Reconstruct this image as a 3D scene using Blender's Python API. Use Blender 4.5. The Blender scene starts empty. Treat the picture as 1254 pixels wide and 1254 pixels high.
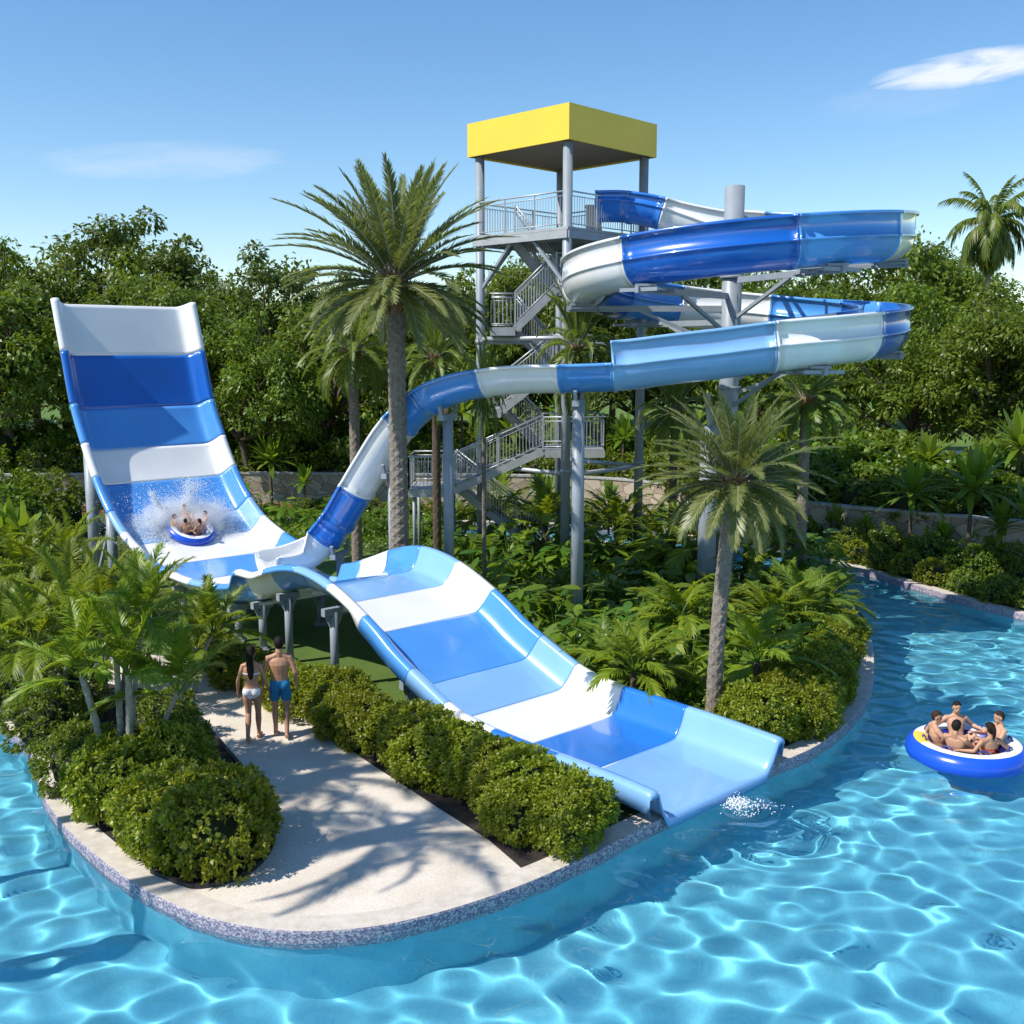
import bpy, bmesh, math, random
import numpy as np
from mathutils import Vector, Matrix, noise as mnoise
from mathutils.geometry import tessellate_polygon

R = math.radians
sc = bpy.context.scene
COL = sc.collection
rng = np.random.default_rng(11)
random.seed(5)

# ------------------------------------------------------------------ measuring
PITCH = math.atan(197 / 1300.0)
CAMZ = 7.0
def ray(x, y):
    cx = (x - 627) / 1300.0; cy = (627 - y) / 1300.0
    return Vector((cx, math.cos(PITCH) + cy * math.sin(PITCH), -math.sin(PITCH) + cy * math.cos(PITCH)))
def G(x, y, z=0.0):
    d = ray(x, y); t = (z - CAMZ) / d.z
    return Vector((0, 0, CAMZ)) + d * t
def PT(x, y, Y):
    d = ray(x, y); t = Y / d.y
    return Vector((0, 0, CAMZ)) + d * t

# ------------------------------------------------------------------ materials
def mat(name, color, rough=0.5, metal=0.0, coat=0.0, spec=0.5, noise=None, bump=None):
    m = bpy.data.materials.new(name); m.use_nodes = True
    nt = m.node_tree; b = nt.nodes['Principled BSDF']
    b.inputs['Base Color'].default_value = (*color, 1)
    b.inputs['Roughness'].default_value = rough
    b.inputs['Metallic'].default_value = metal
    b.inputs['Specular IOR Level'].default_value = spec
    if coat:
        b.inputs['Coat Weight'].default_value = coat
        b.inputs['Coat Roughness'].default_value = 0.06
    if noise or bump:
        geo = nt.nodes.new('ShaderNodeNewGeometry')
    if noise:
        sc_, amt, det = noise
        n = nt.nodes.new('ShaderNodeTexNoise'); n.inputs['Scale'].default_value = sc_; n.inputs['Detail'].default_value = det
        n.inputs['Roughness'].default_value = 0.65
        nt.links.new(geo.outputs['Position'], n.inputs['Vector'])
        r = nt.nodes.new('ShaderNodeMapRange'); r.inputs[1].default_value = 0.3; r.inputs[2].default_value = 0.7
        r.inputs[3].default_value = 1 - amt; r.inputs[4].default_value = 1 + amt
        nt.links.new(n.outputs['Fac'], r.inputs[0])
        mx = nt.nodes.new('ShaderNodeVectorMath'); mx.operation = 'SCALE'
        mx.inputs[0].default_value = color
        nt.links.new(r.outputs[0], mx.inputs['Scale'])
        nt.links.new(mx.outputs[0], b.inputs['Base Color'])
    if bump:
        sc_, st, det = bump
        n2 = nt.nodes.new('ShaderNodeTexNoise'); n2.inputs['Scale'].default_value = sc_; n2.inputs['Detail'].default_value = det
        nt.links.new(geo.outputs['Position'], n2.inputs['Vector'])
        bp = nt.nodes.new('ShaderNodeBump'); bp.inputs['Strength'].default_value = st; bp.inputs['Distance'].default_value = 0.02
        nt.links.new(n2.outputs['Fac'], bp.inputs['Height']); nt.links.new(bp.outputs[0], b.inputs['Normal'])
    return m

def leaf_mat(name, c1, c2, trans, tfac=0.35, rough=0.42, spec=0.4):
    """leaves: colour differs from leaf to leaf; light shines through"""
    m = bpy.data.materials.new(name); m.use_nodes = True
    nt = m.node_tree; b = nt.nodes['Principled BSDF']; out = nt.nodes['Material Output']
    geo = nt.nodes.new('ShaderNodeNewGeometry')
    mix = nt.nodes.new('ShaderNodeMix'); mix.data_type = 'RGBA'
    nt.links.new(geo.outputs['Random Per Island'], mix.inputs[0])
    mix.inputs[6].default_value = (*c1, 1); mix.inputs[7].default_value = (*c2, 1)
    oi = nt.nodes.new('ShaderNodeObjectInfo')
    hs = nt.nodes.new('ShaderNodeHueSaturation')
    r1 = nt.nodes.new('ShaderNodeMapRange'); r1.inputs[3].default_value = 0.485; r1.inputs[4].default_value = 0.515
    r2 = nt.nodes.new('ShaderNodeMapRange'); r2.inputs[3].default_value = 0.8; r2.inputs[4].default_value = 1.2
    nt.links.new(oi.outputs['Random'], r1.inputs[0]); nt.links.new(oi.outputs['Random'], r2.inputs[0])
    nt.links.new(r1.outputs[0], hs.inputs['Hue']); nt.links.new(r2.outputs[0], hs.inputs['Value'])
    nt.links.new(mix.outputs[2], hs.inputs['Color'])
    nt.links.new(hs.outputs[0], b.inputs['Base Color'])
    b.inputs['Roughness'].default_value = rough; b.inputs['Specular IOR Level'].default_value = spec
    t = nt.nodes.new('ShaderNodeBsdfTranslucent'); t.inputs[0].default_value = (*trans, 1)
    ms = nt.nodes.new('ShaderNodeMixShader'); ms.inputs[0].default_value = tfac
    nt.links.new(b.outputs[0], ms.inputs[1]); nt.links.new(t.outputs[0], ms.inputs[2]); nt.links.new(ms.outputs[0], out.inputs[0])
    return m

M = {}
def gel(name, c): 
    M[name] = mat('gelcoat_' + name, c, rough=0.28, coat=0.9, noise=(0.9, 0.06, 4))
gel('white', (0.80, 0.80, 0.79)); gel('sky', (0.215, 0.43, 0.75)); gel('mid', (0.070, 0.28, 0.70)); gel('blue', (0.016, 0.165, 0.60)); gel('navy', (0.006, 0.105, 0.47))
M['steel'] = mat('painted_steel', (0.25, 0.285, 0.32), rough=0.45, noise=(2.5, 0.10, 5))
M['rail'] = mat('railing_steel', (0.42, 0.44, 0.46), rough=0.4, metal=0.3)
M['yellow'] = mat('yellow_panel', (0.76, 0.54, 0.045), rough=0.42, noise=(0.7, 0.05, 4))
M['soffit'] = mat('brown_soffit', (0.22, 0.17, 0.13), rough=0.8)
M['deckgrey'] = mat('deck_grey', (0.33, 0.35, 0.36), rough=0.7, noise=(3, 0.12, 4))
M['concrete'] = mat('grey_concrete', (0.36, 0.36, 0.34), rough=0.9, noise=(4, 0.2, 6))
M['leaf_tree'] = leaf_mat('tree_leaves', (0.062, 0.118, 0.010), (0.165, 0.215, 0.020), (0.25, 0.33, 0.018))
M['leaf_tree2'] = leaf_mat('dark_tree_leaves', (0.042, 0.090, 0.012), (0.120, 0.165, 0.020), (0.19, 0.26, 0.018))
M['leaf_hedge'] = leaf_mat('hedge_leaves', (0.085, 0.135, 0.008), (0.29, 0.31, 0.022), (0.38, 0.43, 0.014), 0.36)
M['leaf_hedge_dark'] = leaf_mat('dark_hedge_leaves', (0.065, 0.118, 0.012), (0.19, 0.235, 0.02), (0.26, 0.34, 0.02), 0.33)
M['leaf_date'] = leaf_mat('date_palm_leaves', (0.115, 0.160, 0.042), (0.255, 0.285, 0.100), (0.32, 0.38, 0.07), 0.32, 0.38, 0.5)
M['leaf_palm'] = leaf_mat('green_palm_leaves', (0.068, 0.125, 0.016), (0.19, 0.24, 0.032), (0.29, 0.38, 0.03), 0.36)
M['leaf_cane'] = leaf_mat('cane_palm_leaves', (0.085, 0.155, 0.012), (0.26, 0.32, 0.025), (0.40, 0.48, 0.02), 0.4)
M['leaf_broad'] = leaf_mat('broad_leaves', (0.045, 0.120, 0.014), (0.165, 0.245, 0.022), (0.28, 0.42, 0.020), 0.36, 0.33, 0.5)
M['leaf_lime'] = leaf_mat('lime_leaves', (0.075, 0.16, 0.014), (0.19, 0.26, 0.022), (0.30, 0.42, 0.022), 0.38, 0.35, 0.5)
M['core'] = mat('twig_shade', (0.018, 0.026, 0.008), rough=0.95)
M['bark'] = mat('tree_bark', (0.10, 0.075, 0.05), rough=0.9, noise=(6, 0.4, 6), bump=(20, 0.6, 6))
M['palmbark'] = mat('palm_bark', (0.25, 0.205, 0.16), rough=0.9, noise=(10, 0.5, 6), bump=(40, 0.6, 5))
M['palmbark_dark'] = mat('brown_palm_bark', (0.16, 0.115, 0.075), rough=0.95, noise=(12, 0.4, 6), bump=(40, 0.6, 5))
M['cane'] = mat('ringed_cane', (0.30, 0.30, 0.25), rough=0.7, noise=(20, 0.3, 4))
M['boot'] = mat('leaf_base', (0.19, 0.10, 0.045), rough=0.95, noise=(18, 0.5, 5))
M['skin'] = mat('skin', (0.52, 0.29, 0.185), rough=0.5, noise=(25, 0.05, 3))
M['skin_tan'] = mat('tanned_skin', (0.42, 0.215, 0.125), rough=0.5, noise=(25, 0.05, 3))
M['hair'] = mat('dark_hair', (0.012, 0.008, 0.006), rough=0.75, spec=.2)
M['hair_brown'] = mat('brown_hair', (0.035, 0.018, 0.010), rough=0.75, spec=.2)
M['eye'] = mat('eye_dark', (0.02, 0.015, 0.012), rough=0.3)
M['lip'] = mat('lips', (0.35, 0.12, 0.09), rough=0.5)
M['bikini'] = mat('white_cloth', (0.80, 0.80, 0.80), rough=0.8)
M['trunks'] = mat('teal_cloth', (0.012, 0.165, 0.34), rough=0.85, noise=(30, 0.12, 3))
M['redcloth'] = mat('red_cloth', (0.45, 0.04, 0.03), rough=0.85)
M['navycloth'] = mat('navy_cloth', (0.02, 0.03, 0.12), rough=0.85)
M['vinyl_blue'] = mat('blue_vinyl', (0.012, 0.085, 0.60), rough=0.28, coat=0.3)
M['vinyl_white'] = mat('white_vinyl', (0.78, 0.78, 0.80), rough=0.32)
M['vinyl_navy'] = mat('navy_vinyl', (0.012, 0.03, 0.27), rough=0.35)
M['vinyl_yellow'] = mat('yellow_vinyl', (0.85, 0.58, 0.07), rough=0.35)
M['mulch'] = mat('dark_mulch', (0.030, 0.022, 0.017), rough=1.0, noise=(22, 0.6, 8), bump=(45, 1.0, 6))
M['edging'] = mat('black_edging', (0.018, 0.018, 0.02), rough=0.7)
M['terracotta'] = mat('terracotta_block', (0.36, 0.17, 0.095), rough=0.9, noise=(3, 0.35, 7), bump=(14, 0.7, 6))

# ---- procedural setting materials
def new_nodes(name):
    m = bpy.data.materials.new(name); m.use_nodes = True
    nt = m.node_tree
    return m, nt, nt.nodes['Principled BSDF'], nt.nodes.new('ShaderNodeNewGeometry')
def ramp(nt, fac, stops):
    r = nt.nodes.new('ShaderNodeValToRGB')
    e = r.color_ramp.elements
    while len(e) < len(stops): e.new(0.5)
    for el, (p, c) in zip(e, stops):
        el.position = p; el.color = (*c, 1)
    nt.links.new(fac, r.inputs[0]); return r
def texnoise(nt, vec, scale, detail=6, rough=0.6):
    n = nt.nodes.new('ShaderNodeTexNoise'); n.inputs['Scale'].default_value = scale; n.inputs['Detail'].default_value = detail
    n.inputs['Roughness'].default_value = rough
    nt.links.new(vec, n.inputs['Vector']); return n
def bumpnode(nt, h, strength, dist, b):
    bp = nt.nodes.new('ShaderNodeBump'); bp.inputs['Strength'].default_value = strength; bp.inputs['Distance'].default_value = dist
    nt.links.new(h, bp.inputs['Height']); nt.links.new(bp.outputs[0], b.inputs['Normal'])

def make_setting_mats():
    # path: pale exposed-aggregate concrete
    m, nt, b, g = new_nodes('pale_path')
    n1 = texnoise(nt, g.outputs['Position'], 0.8, 8); n2 = texnoise(nt, g.outputs['Position'], 70, 3)
    r = ramp(nt, n1.outputs['Fac'], [(0.25, (0.56, 0.485, 0.39)), (0.55, (0.71, 0.635, 0.535)), (0.8, (0.78, 0.715, 0.62))])
    r2 = ramp(nt, n2.outputs['Fac'], [(0.30, (0.72, 0.70, 0.68)), (0.6, (1, 1, 1))])
    mx = nt.nodes.new('ShaderNodeMix'); mx.data_type = 'RGBA'; mx.blend_type = 'MULTIPLY'; mx.inputs[0].default_value = 1
    nt.links.new(r.outputs[0], mx.inputs[6]); nt.links.new(r2.outputs[0], mx.inputs[7]); nt.links.new(mx.outputs[2], b.inputs['Base Color'])
    b.inputs['Roughness'].default_value = 0.85
    bumpnode(nt, n2.outputs['Fac'], 0.5, 0.01, b); M['path'] = m
    # lawn
    m, nt, b, g = new_nodes('short_lawn')
    n1 = texnoise(nt, g.outputs['Position'], 0.5, 6); n2 = texnoise(nt, g.outputs['Position'], 55, 4, 0.8)
    r = ramp(nt, n1.outputs['Fac'], [(0.3, (0.085, 0.165, 0.024)), (0.7, (0.145, 0.225, 0.036))])
    r2 = ramp(nt, n2.outputs['Fac'], [(0.3, (0.55, 0.6, 0.5)), (0.65, (1.1, 1.1, 1.0))])
    mx = nt.nodes.new('ShaderNodeMix'); mx.data_type = 'RGBA'; mx.blend_type = 'MULTIPLY'; mx.inputs[0].default_value = 1
    nt.links.new(r.outputs[0], mx.inputs[6]); nt.links.new(r2.outputs[0], mx.inputs[7]); nt.links.new(mx.outputs[2], b.inputs['Base Color'])
    b.inputs['Roughness'].default_value = 0.95; bumpnode(nt, n2.outputs['Fac'], 0.9, 0.04, b); M['lawn'] = m
    # coping + mosaic on its face
    m, nt, b, g = new_nodes('pool_coping')
    tex = nt.nodes.new('ShaderNodeTexVoronoi'); tex.inputs['Scale'].default_value = 42; nt.links.new(g.outputs['Position'], tex.inputs['Vector'])
    sep = nt.nodes.new('ShaderNodeSeparateXYZ'); nt.links.new(g.outputs['Normal'], sep.inputs[0])
    sepc = nt.nodes.new('ShaderNodeSeparateColor'); nt.links.new(tex.outputs['Color'], sepc.inputs[0])
    mos = ramp(nt, sepc.outputs[0], [(0.0, (0.11, 0.10, 0.16)), (0.3, (0.20, 0.17, 0.26)), (0.6, (0.32, 0.28, 0.34)), (0.85, (0.50, 0.45, 0.47))])
    n1 = texnoise(nt, g.outputs['Position'], 5, 8)
    top = ramp(nt, n1.outputs['Fac'], [(0.3, (0.48, 0.42, 0.345)), (0.7, (0.66, 0.60, 0.52))])
    gt = nt.nodes.new('ShaderNodeMath'); gt.operation = 'GREATER_THAN'; gt.inputs[1].default_value = 0.5; nt.links.new(sep.outputs[2], gt.inputs[0])
    mx = nt.nodes.new('ShaderNodeMix'); mx.data_type = 'RGBA'; nt.links.new(gt.outputs[0], mx.inputs[0])
    nt.links.new(mos.outputs[0], mx.inputs[6]); nt.links.new(top.outputs[0], mx.inputs[7]); nt.links.new(mx.outputs[2], b.inputs['Base Color'])
    b.inputs['Roughness'].default_value = 0.55; bumpnode(nt, tex.outputs['Distance'], 0.25, 0.01, b); M['coping'] = m
    # pool basin plaster
    m, nt, b, g = new_nodes('pool_plaster')
    n1 = texnoise(nt, g.outputs['Position'], 1.2, 7); n2 = texnoise(nt, g.outputs['Position'], 35, 4)
    r = ramp(nt, n1.outputs['Fac'], [(0.3, (0.115, 0.43, 0.56)), (0.7, (0.185, 0.54, 0.66))])
    r2 = ramp(nt, n2.outputs['Fac'], [(0.35, (0.86, 0.88, 0.90)), (0.6, (1, 1, 1))])
    mx = nt.nodes.new('ShaderNodeMix'); mx.data_type = 'RGBA'; mx.blend_type = 'MULTIPLY'; mx.inputs[0].default_value = 1
    nt.links.new(r.outputs[0], mx.inputs[6]); nt.links.new(r2.outputs[0], mx.inputs[7]); nt.links.new(mx.outputs[2], b.inputs['Base Color'])
    b.inputs['Roughness'].default_value = 0.9; M['basin'] = m
    # water
    m = bpy.data.materials.new('pool_water'); m.use_nodes = True; nt = m.node_tree; nt.nodes.clear()
    o = nt.nodes.new('ShaderNodeOutputMaterial'); gl = nt.nodes.new('ShaderNodeBsdfGlass')
    gl.inputs['IOR'].default_value = 1.33; gl.inputs['Roughness'].default_value = 0.0; gl.inputs['Color'].default_value = (0.91, 0.985, 1, 1)
    nt.links.new(gl.outputs[0], o.inputs[0]); M['water'] = m
    # stone wall: irregular flags with joints
    m, nt, b, g = new_nodes('stone_facing')
    mp = nt.nodes.new('ShaderNodeMapping'); mp.inputs['Scale'].default_value = (1, 1, 1.25); nt.links.new(g.outputs['Position'], mp.inputs['Vector'])
    v = nt.nodes.new('ShaderNodeTexVoronoi'); v.feature = 'DISTANCE_TO_EDGE'; v.inputs['Scale'].default_value = 1.7; nt.links.new(mp.outputs[0], v.inputs['Vector'])
    v2 = nt.nodes.new('ShaderNodeTexVoronoi'); v2.inputs['Scale'].default_value = 1.7; nt.links.new(mp.outputs[0], v2.inputs['Vector'])
    n1 = texnoise(nt, g.outputs['Position'], 3.5, 8, 0.7)
    sc2 = nt.nodes.new('ShaderNodeSeparateColor'); nt.links.new(v2.outputs['Color'], sc2.inputs[0])
    ad = nt.nodes.new('ShaderNodeMath'); ad.operation = 'ADD'; nt.links.new(sc2.outputs[0], ad.inputs[0]); nt.links.new(n1.outputs['Fac'], ad.inputs[1])
    hf = nt.nodes.new('ShaderNodeMath'); hf.operation = 'MULTIPLY'; hf.inputs[1].default_value = 0.5; nt.links.new(ad.outputs[0], hf.inputs[0])
    st = ramp(nt, hf.outputs[0], [(0.2, (0.27, 0.21, 0.15)), (0.5, (0.39, 0.32, 0.235)), (0.8, (0.48, 0.41, 0.32))])
    jt = ramp(nt, v.outputs['Distance'], [(0.012, (0.42, 0.40, 0.38)), (0.03, (1, 1, 1))])
    mx = nt.nodes.new('ShaderNodeMix'); mx.data_type = 'RGBA'; mx.blend_type = 'MULTIPLY'; mx.inputs[0].default_value = 1
    nt.links.new(st.outputs[0], mx.inputs[6]); nt.links.new(jt.outputs[0], mx.inputs[7]); nt.links.new(mx.outputs[2], b.inputs['Base Color'])
    b.inputs['Roughness'].default_value = 0.92; bumpnode(nt, jt.outputs[0], 0.5, 0.03, b); M['stone'] = m
    # soil with leaf litter
    m, nt, b, g = new_nodes('planting_soil')
    n1 = texnoise(nt, g.outputs['Position'], 0.35, 8); n2 = texnoise(nt, g.outputs['Position'], 9, 8, 0.75)
    r = ramp(nt, n1.outputs['Fac'], [(0.35, (0.045, 0.085, 0.016)), (0.6, (0.085, 0.13, 0.026))])
    r2 = ramp(nt, n2.outputs['Fac'], [(0.35, (0.45, 0.42, 0.36)), (0.65, (1.05, 1.05, 1.0))])
    mx = nt.nodes.new('ShaderNodeMix'); mx.data_type = 'RGBA'; mx.blend_type = 'MULTIPLY'; mx.inputs[0].default_value = 1
    nt.links.new(r.outputs[0], mx.inputs[6]); nt.links.new(r2.outputs[0], mx.inputs[7]); nt.links.new(mx.outputs[2], b.inputs['Base Color'])
    b.inputs['Roughness'].default_value = 1.0; bumpnode(nt, n2.outputs['Fac'], 1.0, 0.06, b); M['soil'] = m
    # splash water: white aerated droplets
    M['foam'] = mat('aerated_water', (0.86, 0.90, 0.93), rough=0.35, spec=0.6)
make_setting_mats()
def scar_bark(name, dark, light):
    m, nt, b, g = new_nodes(name)
    tc_ = nt.nodes.new('ShaderNodeTexCoord'); mp = nt.nodes.new('ShaderNodeMapping'); mp.inputs['Scale'].default_value = (7, 7, 15); nt.links.new(tc_.outputs['Object'], mp.inputs['Vector'])
    v = nt.nodes.new('ShaderNodeTexVoronoi'); v.feature = 'DISTANCE_TO_EDGE'; nt.links.new(mp.outputs[0], v.inputs['Vector'])
    n = texnoise(nt, tc_.outputs['Object'], 12, 8, .7)
    ad = nt.nodes.new('ShaderNodeMath'); ad.operation = 'MULTIPLY_ADD'; ad.inputs[1].default_value = 1.5; nt.links.new(v.outputs['Distance'], ad.inputs[0]); nt.links.new(n.outputs['Fac'], ad.inputs[2])
    r = ramp(nt, ad.outputs[0], [(0.42, dark), (0.62, tuple((x + y) / 2 for x, y in zip(dark, light))), (0.95, light)])
    nt.links.new(r.outputs[0], b.inputs['Base Color']); b.inputs['Roughness'].default_value = .92; bumpnode(nt, ad.outputs[0], .9, .05, b); M[name] = m
scar_bark('palmbark', (0.115, 0.085, 0.06), (0.54, 0.46, 0.37)); scar_bark('palmbark_dark', (0.05, 0.035, 0.022), (0.22, 0.16, 0.105))

# ------------------------------------------------------------------ objects
def tag(o, label=None, cat=None, group=None, kind=None):
    if label: o['label'] = label
    if cat: o['category'] = cat
    if group: o['group'] = group
    if kind: o['kind'] = kind
    return o
def empty(name, loc=(0, 0, 0), rz=0.0):
    o = bpy.data.objects.new(name, None); COL.objects.link(o)
    o.location = loc; o.rotation_euler = (0, 0, rz); o.empty_display_size = 0.2
    return o
def link(name, me, parent=None):
    o = bpy.data.objects.new(name, me); COL.objects.link(o)
    if parent is not None: o.parent = parent
    return o
def copy_tree(o, parent=None):
    c = o.copy(); COL.objects.link(c)
    if parent is not None: c.parent = parent
    for ch in list(o.children): copy_tree(ch, c)
    return c

class MB:
    def __init__(s): s.v = []; s.f = []; s.m = []; s.sm = []
    def add(s, vs, fs, mi=0, smooth=False):
        o = len(s.v); s.v += [tuple(x) for x in vs]
        for f in fs: s.f.append([i + o for i in f]); s.m.append(mi); s.sm.append(smooth)
    def box(s, c, size, rot=None, mi=0):
        h = [x / 2 for x in size]; vs = []
        for dx in (-1, 1):
            for dy in (-1, 1):
                for dz in (-1, 1):
                    p = Vector((dx * h[0], dy * h[1], dz * h[2]))
                    if rot is not None: p = rot @ p
                    vs.append(p + Vector(c))
        s.add(vs, [(0, 1, 3, 2), (4, 6, 7, 5), (0, 4, 5, 1), (2, 3, 7, 6), (0, 2, 6, 4), (1, 5, 7, 3)], mi)
    def bar(s, a, b, w, h=None, mi=0, up=(0, 0, 1)):
        a = Vector(a); b = Vector(b); h = h or w; d = b - a
        if d.length < 1e-6: return
        d.normalize(); u = Vector(up)
        if abs(d.dot(u)) > 0.99: u = Vector((1, 0, 0))
        x = d.cross(u).normalized(); y = x.cross(d)
        vs = []
        for p in (a, b):
            for sx, sy in ((-1, -1), (1, -1), (1, 1), (-1, 1)): vs.append(p + x * (sx * w / 2) + y * (sy * h / 2))
        s.add(vs, [(0, 1, 2, 3), (7, 6, 5, 4), (0, 4, 5, 1), (1, 5, 6, 2), (2, 6, 7, 3), (3, 7, 4, 0)], mi)
    def tube(s, pts, radii, n=12, mi=0, caps=True, smooth=True, ex=None):
        pts = [Vector(p) for p in pts]; N = len(pts)
        if not hasattr(radii, '__len__'): radii = [radii] * N
        vs = []; px = None
        for i, p in enumerate(pts):
            t = (pts[min(i + 1, N - 1)] - pts[max(i - 1, 0)]).normalized()
            if px is None:
                u = Vector((0, 0, 1)) if abs(t.z) < 0.9 else Vector((1, 0, 0))
                px = t.cross(u).normalized()
            px = (px - t * px.dot(t)).normalized(); py = t.cross(px)
            for k in range(n):
                a = 2 * math.pi * k / n; r = radii[i]
                vs.append(p + px * (math.cos(a) * r) + py * (math.sin(a) * r))
        fs = [(i * n + k, i * n + (k + 1) % n, (i + 1) * n + (k + 1) % n, (i + 1) * n + k) for i in range(N - 1) for k in range(n)]
        s.add(vs, fs, mi, smooth)
        if caps:
            o = len(s.v) - N * n
            s.f.append([o + k for k in reversed(range(n))]); s.m.append(mi); s.sm.append(False)
            s.f.append([o + (N - 1) * n + k for k in range(n)]); s.m.append(mi); s.sm.append(False)
    def loft(s, rings, mi=0, caps=True, smooth=True):
        n = len(rings[0]); vs = [p for r in rings for p in r]; N = len(rings)
        fs = [(i * n + k, i * n + (k + 1) % n, (i + 1) * n + (k + 1) % n, (i + 1) * n + k) for i in range(N - 1) for k in range(n)]
        if caps: fs.append(list(reversed(range(n)))); fs.append([(N - 1) * n + k for k in range(n)])
        s.add(vs, fs, mi, smooth)
    def ellipsoid(s, c, r, nu=14, nv=10, mi=0, rot=None):
        rings = []
        for j in range(1, nv):
            ph = math.pi * j / nv - math.pi / 2
            ring = []
            for k in range(nu):
                a = 2 * math.pi * k / nu
                p = Vector((r[0] * math.cos(ph) * math.cos(a), r[1] * math.cos(ph) * math.sin(a), r[2] * math.sin(ph)))
                if rot is not None: p = rot @ p
                ring.append(p + Vector(c))
            rings.append(ring)
        s.loft(rings, mi)
    def mesh(s, name, mats):
        me = bpy.data.meshes.new(name); me.from_pydata(s.v, [], s.f)
        for m in (mats if isinstance(mats, (list, tuple)) else [mats]): me.materials.append(m)
        me.polygons.foreach_set('material_index', s.m); me.polygons.foreach_set('use_smooth', s.sm); me.update()
        return me
    def build(s, name, mats, parent=None): return link(name, s.mesh(name, mats), parent)

def catmull(pts, n=10):
    pts = [Vector(p) for p in pts]; P = [pts[0] * 2 - pts[1]] + pts + [pts[-1] * 2 - pts[-2]]; out = []
    for i in range(1, len(P) - 2):
        for k in range(n):
            t = k / n; a, b, c, d = P[i - 1], P[i], P[i + 1], P[i + 2]
            out.append(0.5 * ((2 * b) + (c - a) * t + (2 * a - 5 * b + 4 * c - d) * t * t + (3 * b - a - 3 * c + d) * t ** 3))
    out.append(pts[-1]); return out

# ------------------------------------------------------------------ leaf blades (vectorised)
class Leaves:
    def __init__(s): s.V = []; s.F3 = []; s.F4 = []; s.n = 0; s.extra = MB()
    def add(s, P, D, S, L, W, bend=0.2, prof=((0, .25), (.5, 1), (1, 0)), fold=0.0):
        P = np.asarray(P, float); D = np.asarray(D, float); S = np.asarray(S, float); N = len(P)
        D = D / (np.linalg.norm(D, axis=1, keepdims=True) + 1e-9)
        S = S - D * np.sum(S * D, 1, keepdims=True); S = S / (np.linalg.norm(S, axis=1, keepdims=True) + 1e-9)
        U = np.cross(S, D); L = np.broadcast_to(np.asarray(L, float), (N,))[:, None]; W = np.broadcast_to(np.asarray(W, float), (N,))[:, None]
        bend = np.broadcast_to(np.asarray(bend, float), (N,))[:, None]
        cols = []
        for t, w in prof:
            c = P + D * L * t; c = c.copy(); c[:, 2:3] -= bend * L * t * t
            if w > 0:
                up = U * (fold * W * w * 0.5)
                cols.append(c - S * W * w / 2 + up); cols.append(c + S * W * w / 2 + up)
            else: cols.append(c)
        k = len(cols); V = np.stack(cols, 1).reshape(-1, 3); base = s.n + np.arange(N)[:, None] * k
        i = 0
        for (t0, w0), (t1, w1) in zip(prof[:-1], prof[1:]):
            if w0 > 0 and w1 > 0: s.F4.append(base + np.array([[i, i + 1, i + 3, i + 2]])); i += 2
            elif w0 > 0: s.F3.append(base + np.array([[i, i + 1, i + 2]])); i += 2
            else: s.F3.append(base + np.array([[i, i + 2, i + 1]])); i += 1
        s.V.append(V); s.n += len(V)
    def mesh(s, name, mats):
        V = np.concatenate(s.V) if s.V else np.zeros((0, 3)); nb = len(V)
        if s.extra.v: V = np.concatenate([V, np.array(s.extra.v, float)])
        F3 = np.concatenate(s.F3) if s.F3 else np.zeros((0, 3), int); F4 = np.concatenate(s.F4) if s.F4 else np.zeros((0, 4), int)
        ex = [[i + nb for i in f] for f in s.extra.f]
        loops = np.concatenate([F3.ravel(), F4.ravel(), np.array([i for f in ex for i in f], int)])
        sizes = np.concatenate([np.full(len(F3), 3), np.full(len(F4), 4), np.array([len(f) for f in ex], int)]).astype(int)
        mi = np.concatenate([np.zeros(len(F3) + len(F4), int), np.array([min(m, len(mats) - 1) for m in s.extra.m], int)]).astype(int)
        me = bpy.data.meshes.new(name); me.vertices.add(len(V)); me.loops.add(len(loops)); me.polygons.add(len(sizes))
        me.vertices.foreach_set('co', V.ravel()); me.loops.foreach_set('vertex_index', loops)
        me.polygons.foreach_set('loop_start', np.concatenate([[0], np.cumsum(sizes)[:-1]]).astype(int))
        for m in mats: me.materials.append(m)
        me.polygons.foreach_set('material_index', mi)
        me.polygons.foreach_set('use_smooth', np.concatenate([np.zeros(len(F3) + len(F4), bool), np.array(s.extra.sm, bool)]))
        me.update(calc_edges=True); me.validate()
        return me
def unit(a): return a / (np.linalg.norm(a, axis=-1, keepdims=True) + 1e-9)
def rand_dirs(n): return unit(rng.normal(size=(n, 3)))

# ------------------------------------------------------------------ world, sun, camera
SUN_AZ = R(25.0); SUN_EL = R(49)
SUND = Vector((-math.cos(SUN_AZ) * math.cos(SUN_EL), -math.sin(SUN_AZ) * math.cos(SUN_EL), math.sin(SUN_EL)))
w = bpy.data.worlds.new('World'); sc.world = w; w.use_nodes = True
nt = w.node_tree; bg = nt.nodes['Background']; sky = nt.nodes.new('ShaderNodeTexSky'); sky.sky_type = 'NISHITA'; sky.sun_disc = False
sky.sun_elevation = SUN_EL; sky.sun_rotation = math.atan2(SUND.x, SUND.y)
sky.air_density = 1.0; sky.dust_density = 0.1; sky.ozone_density = 2.2; sky.altitude = 0
bg.inputs[1].default_value = 0.14
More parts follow.
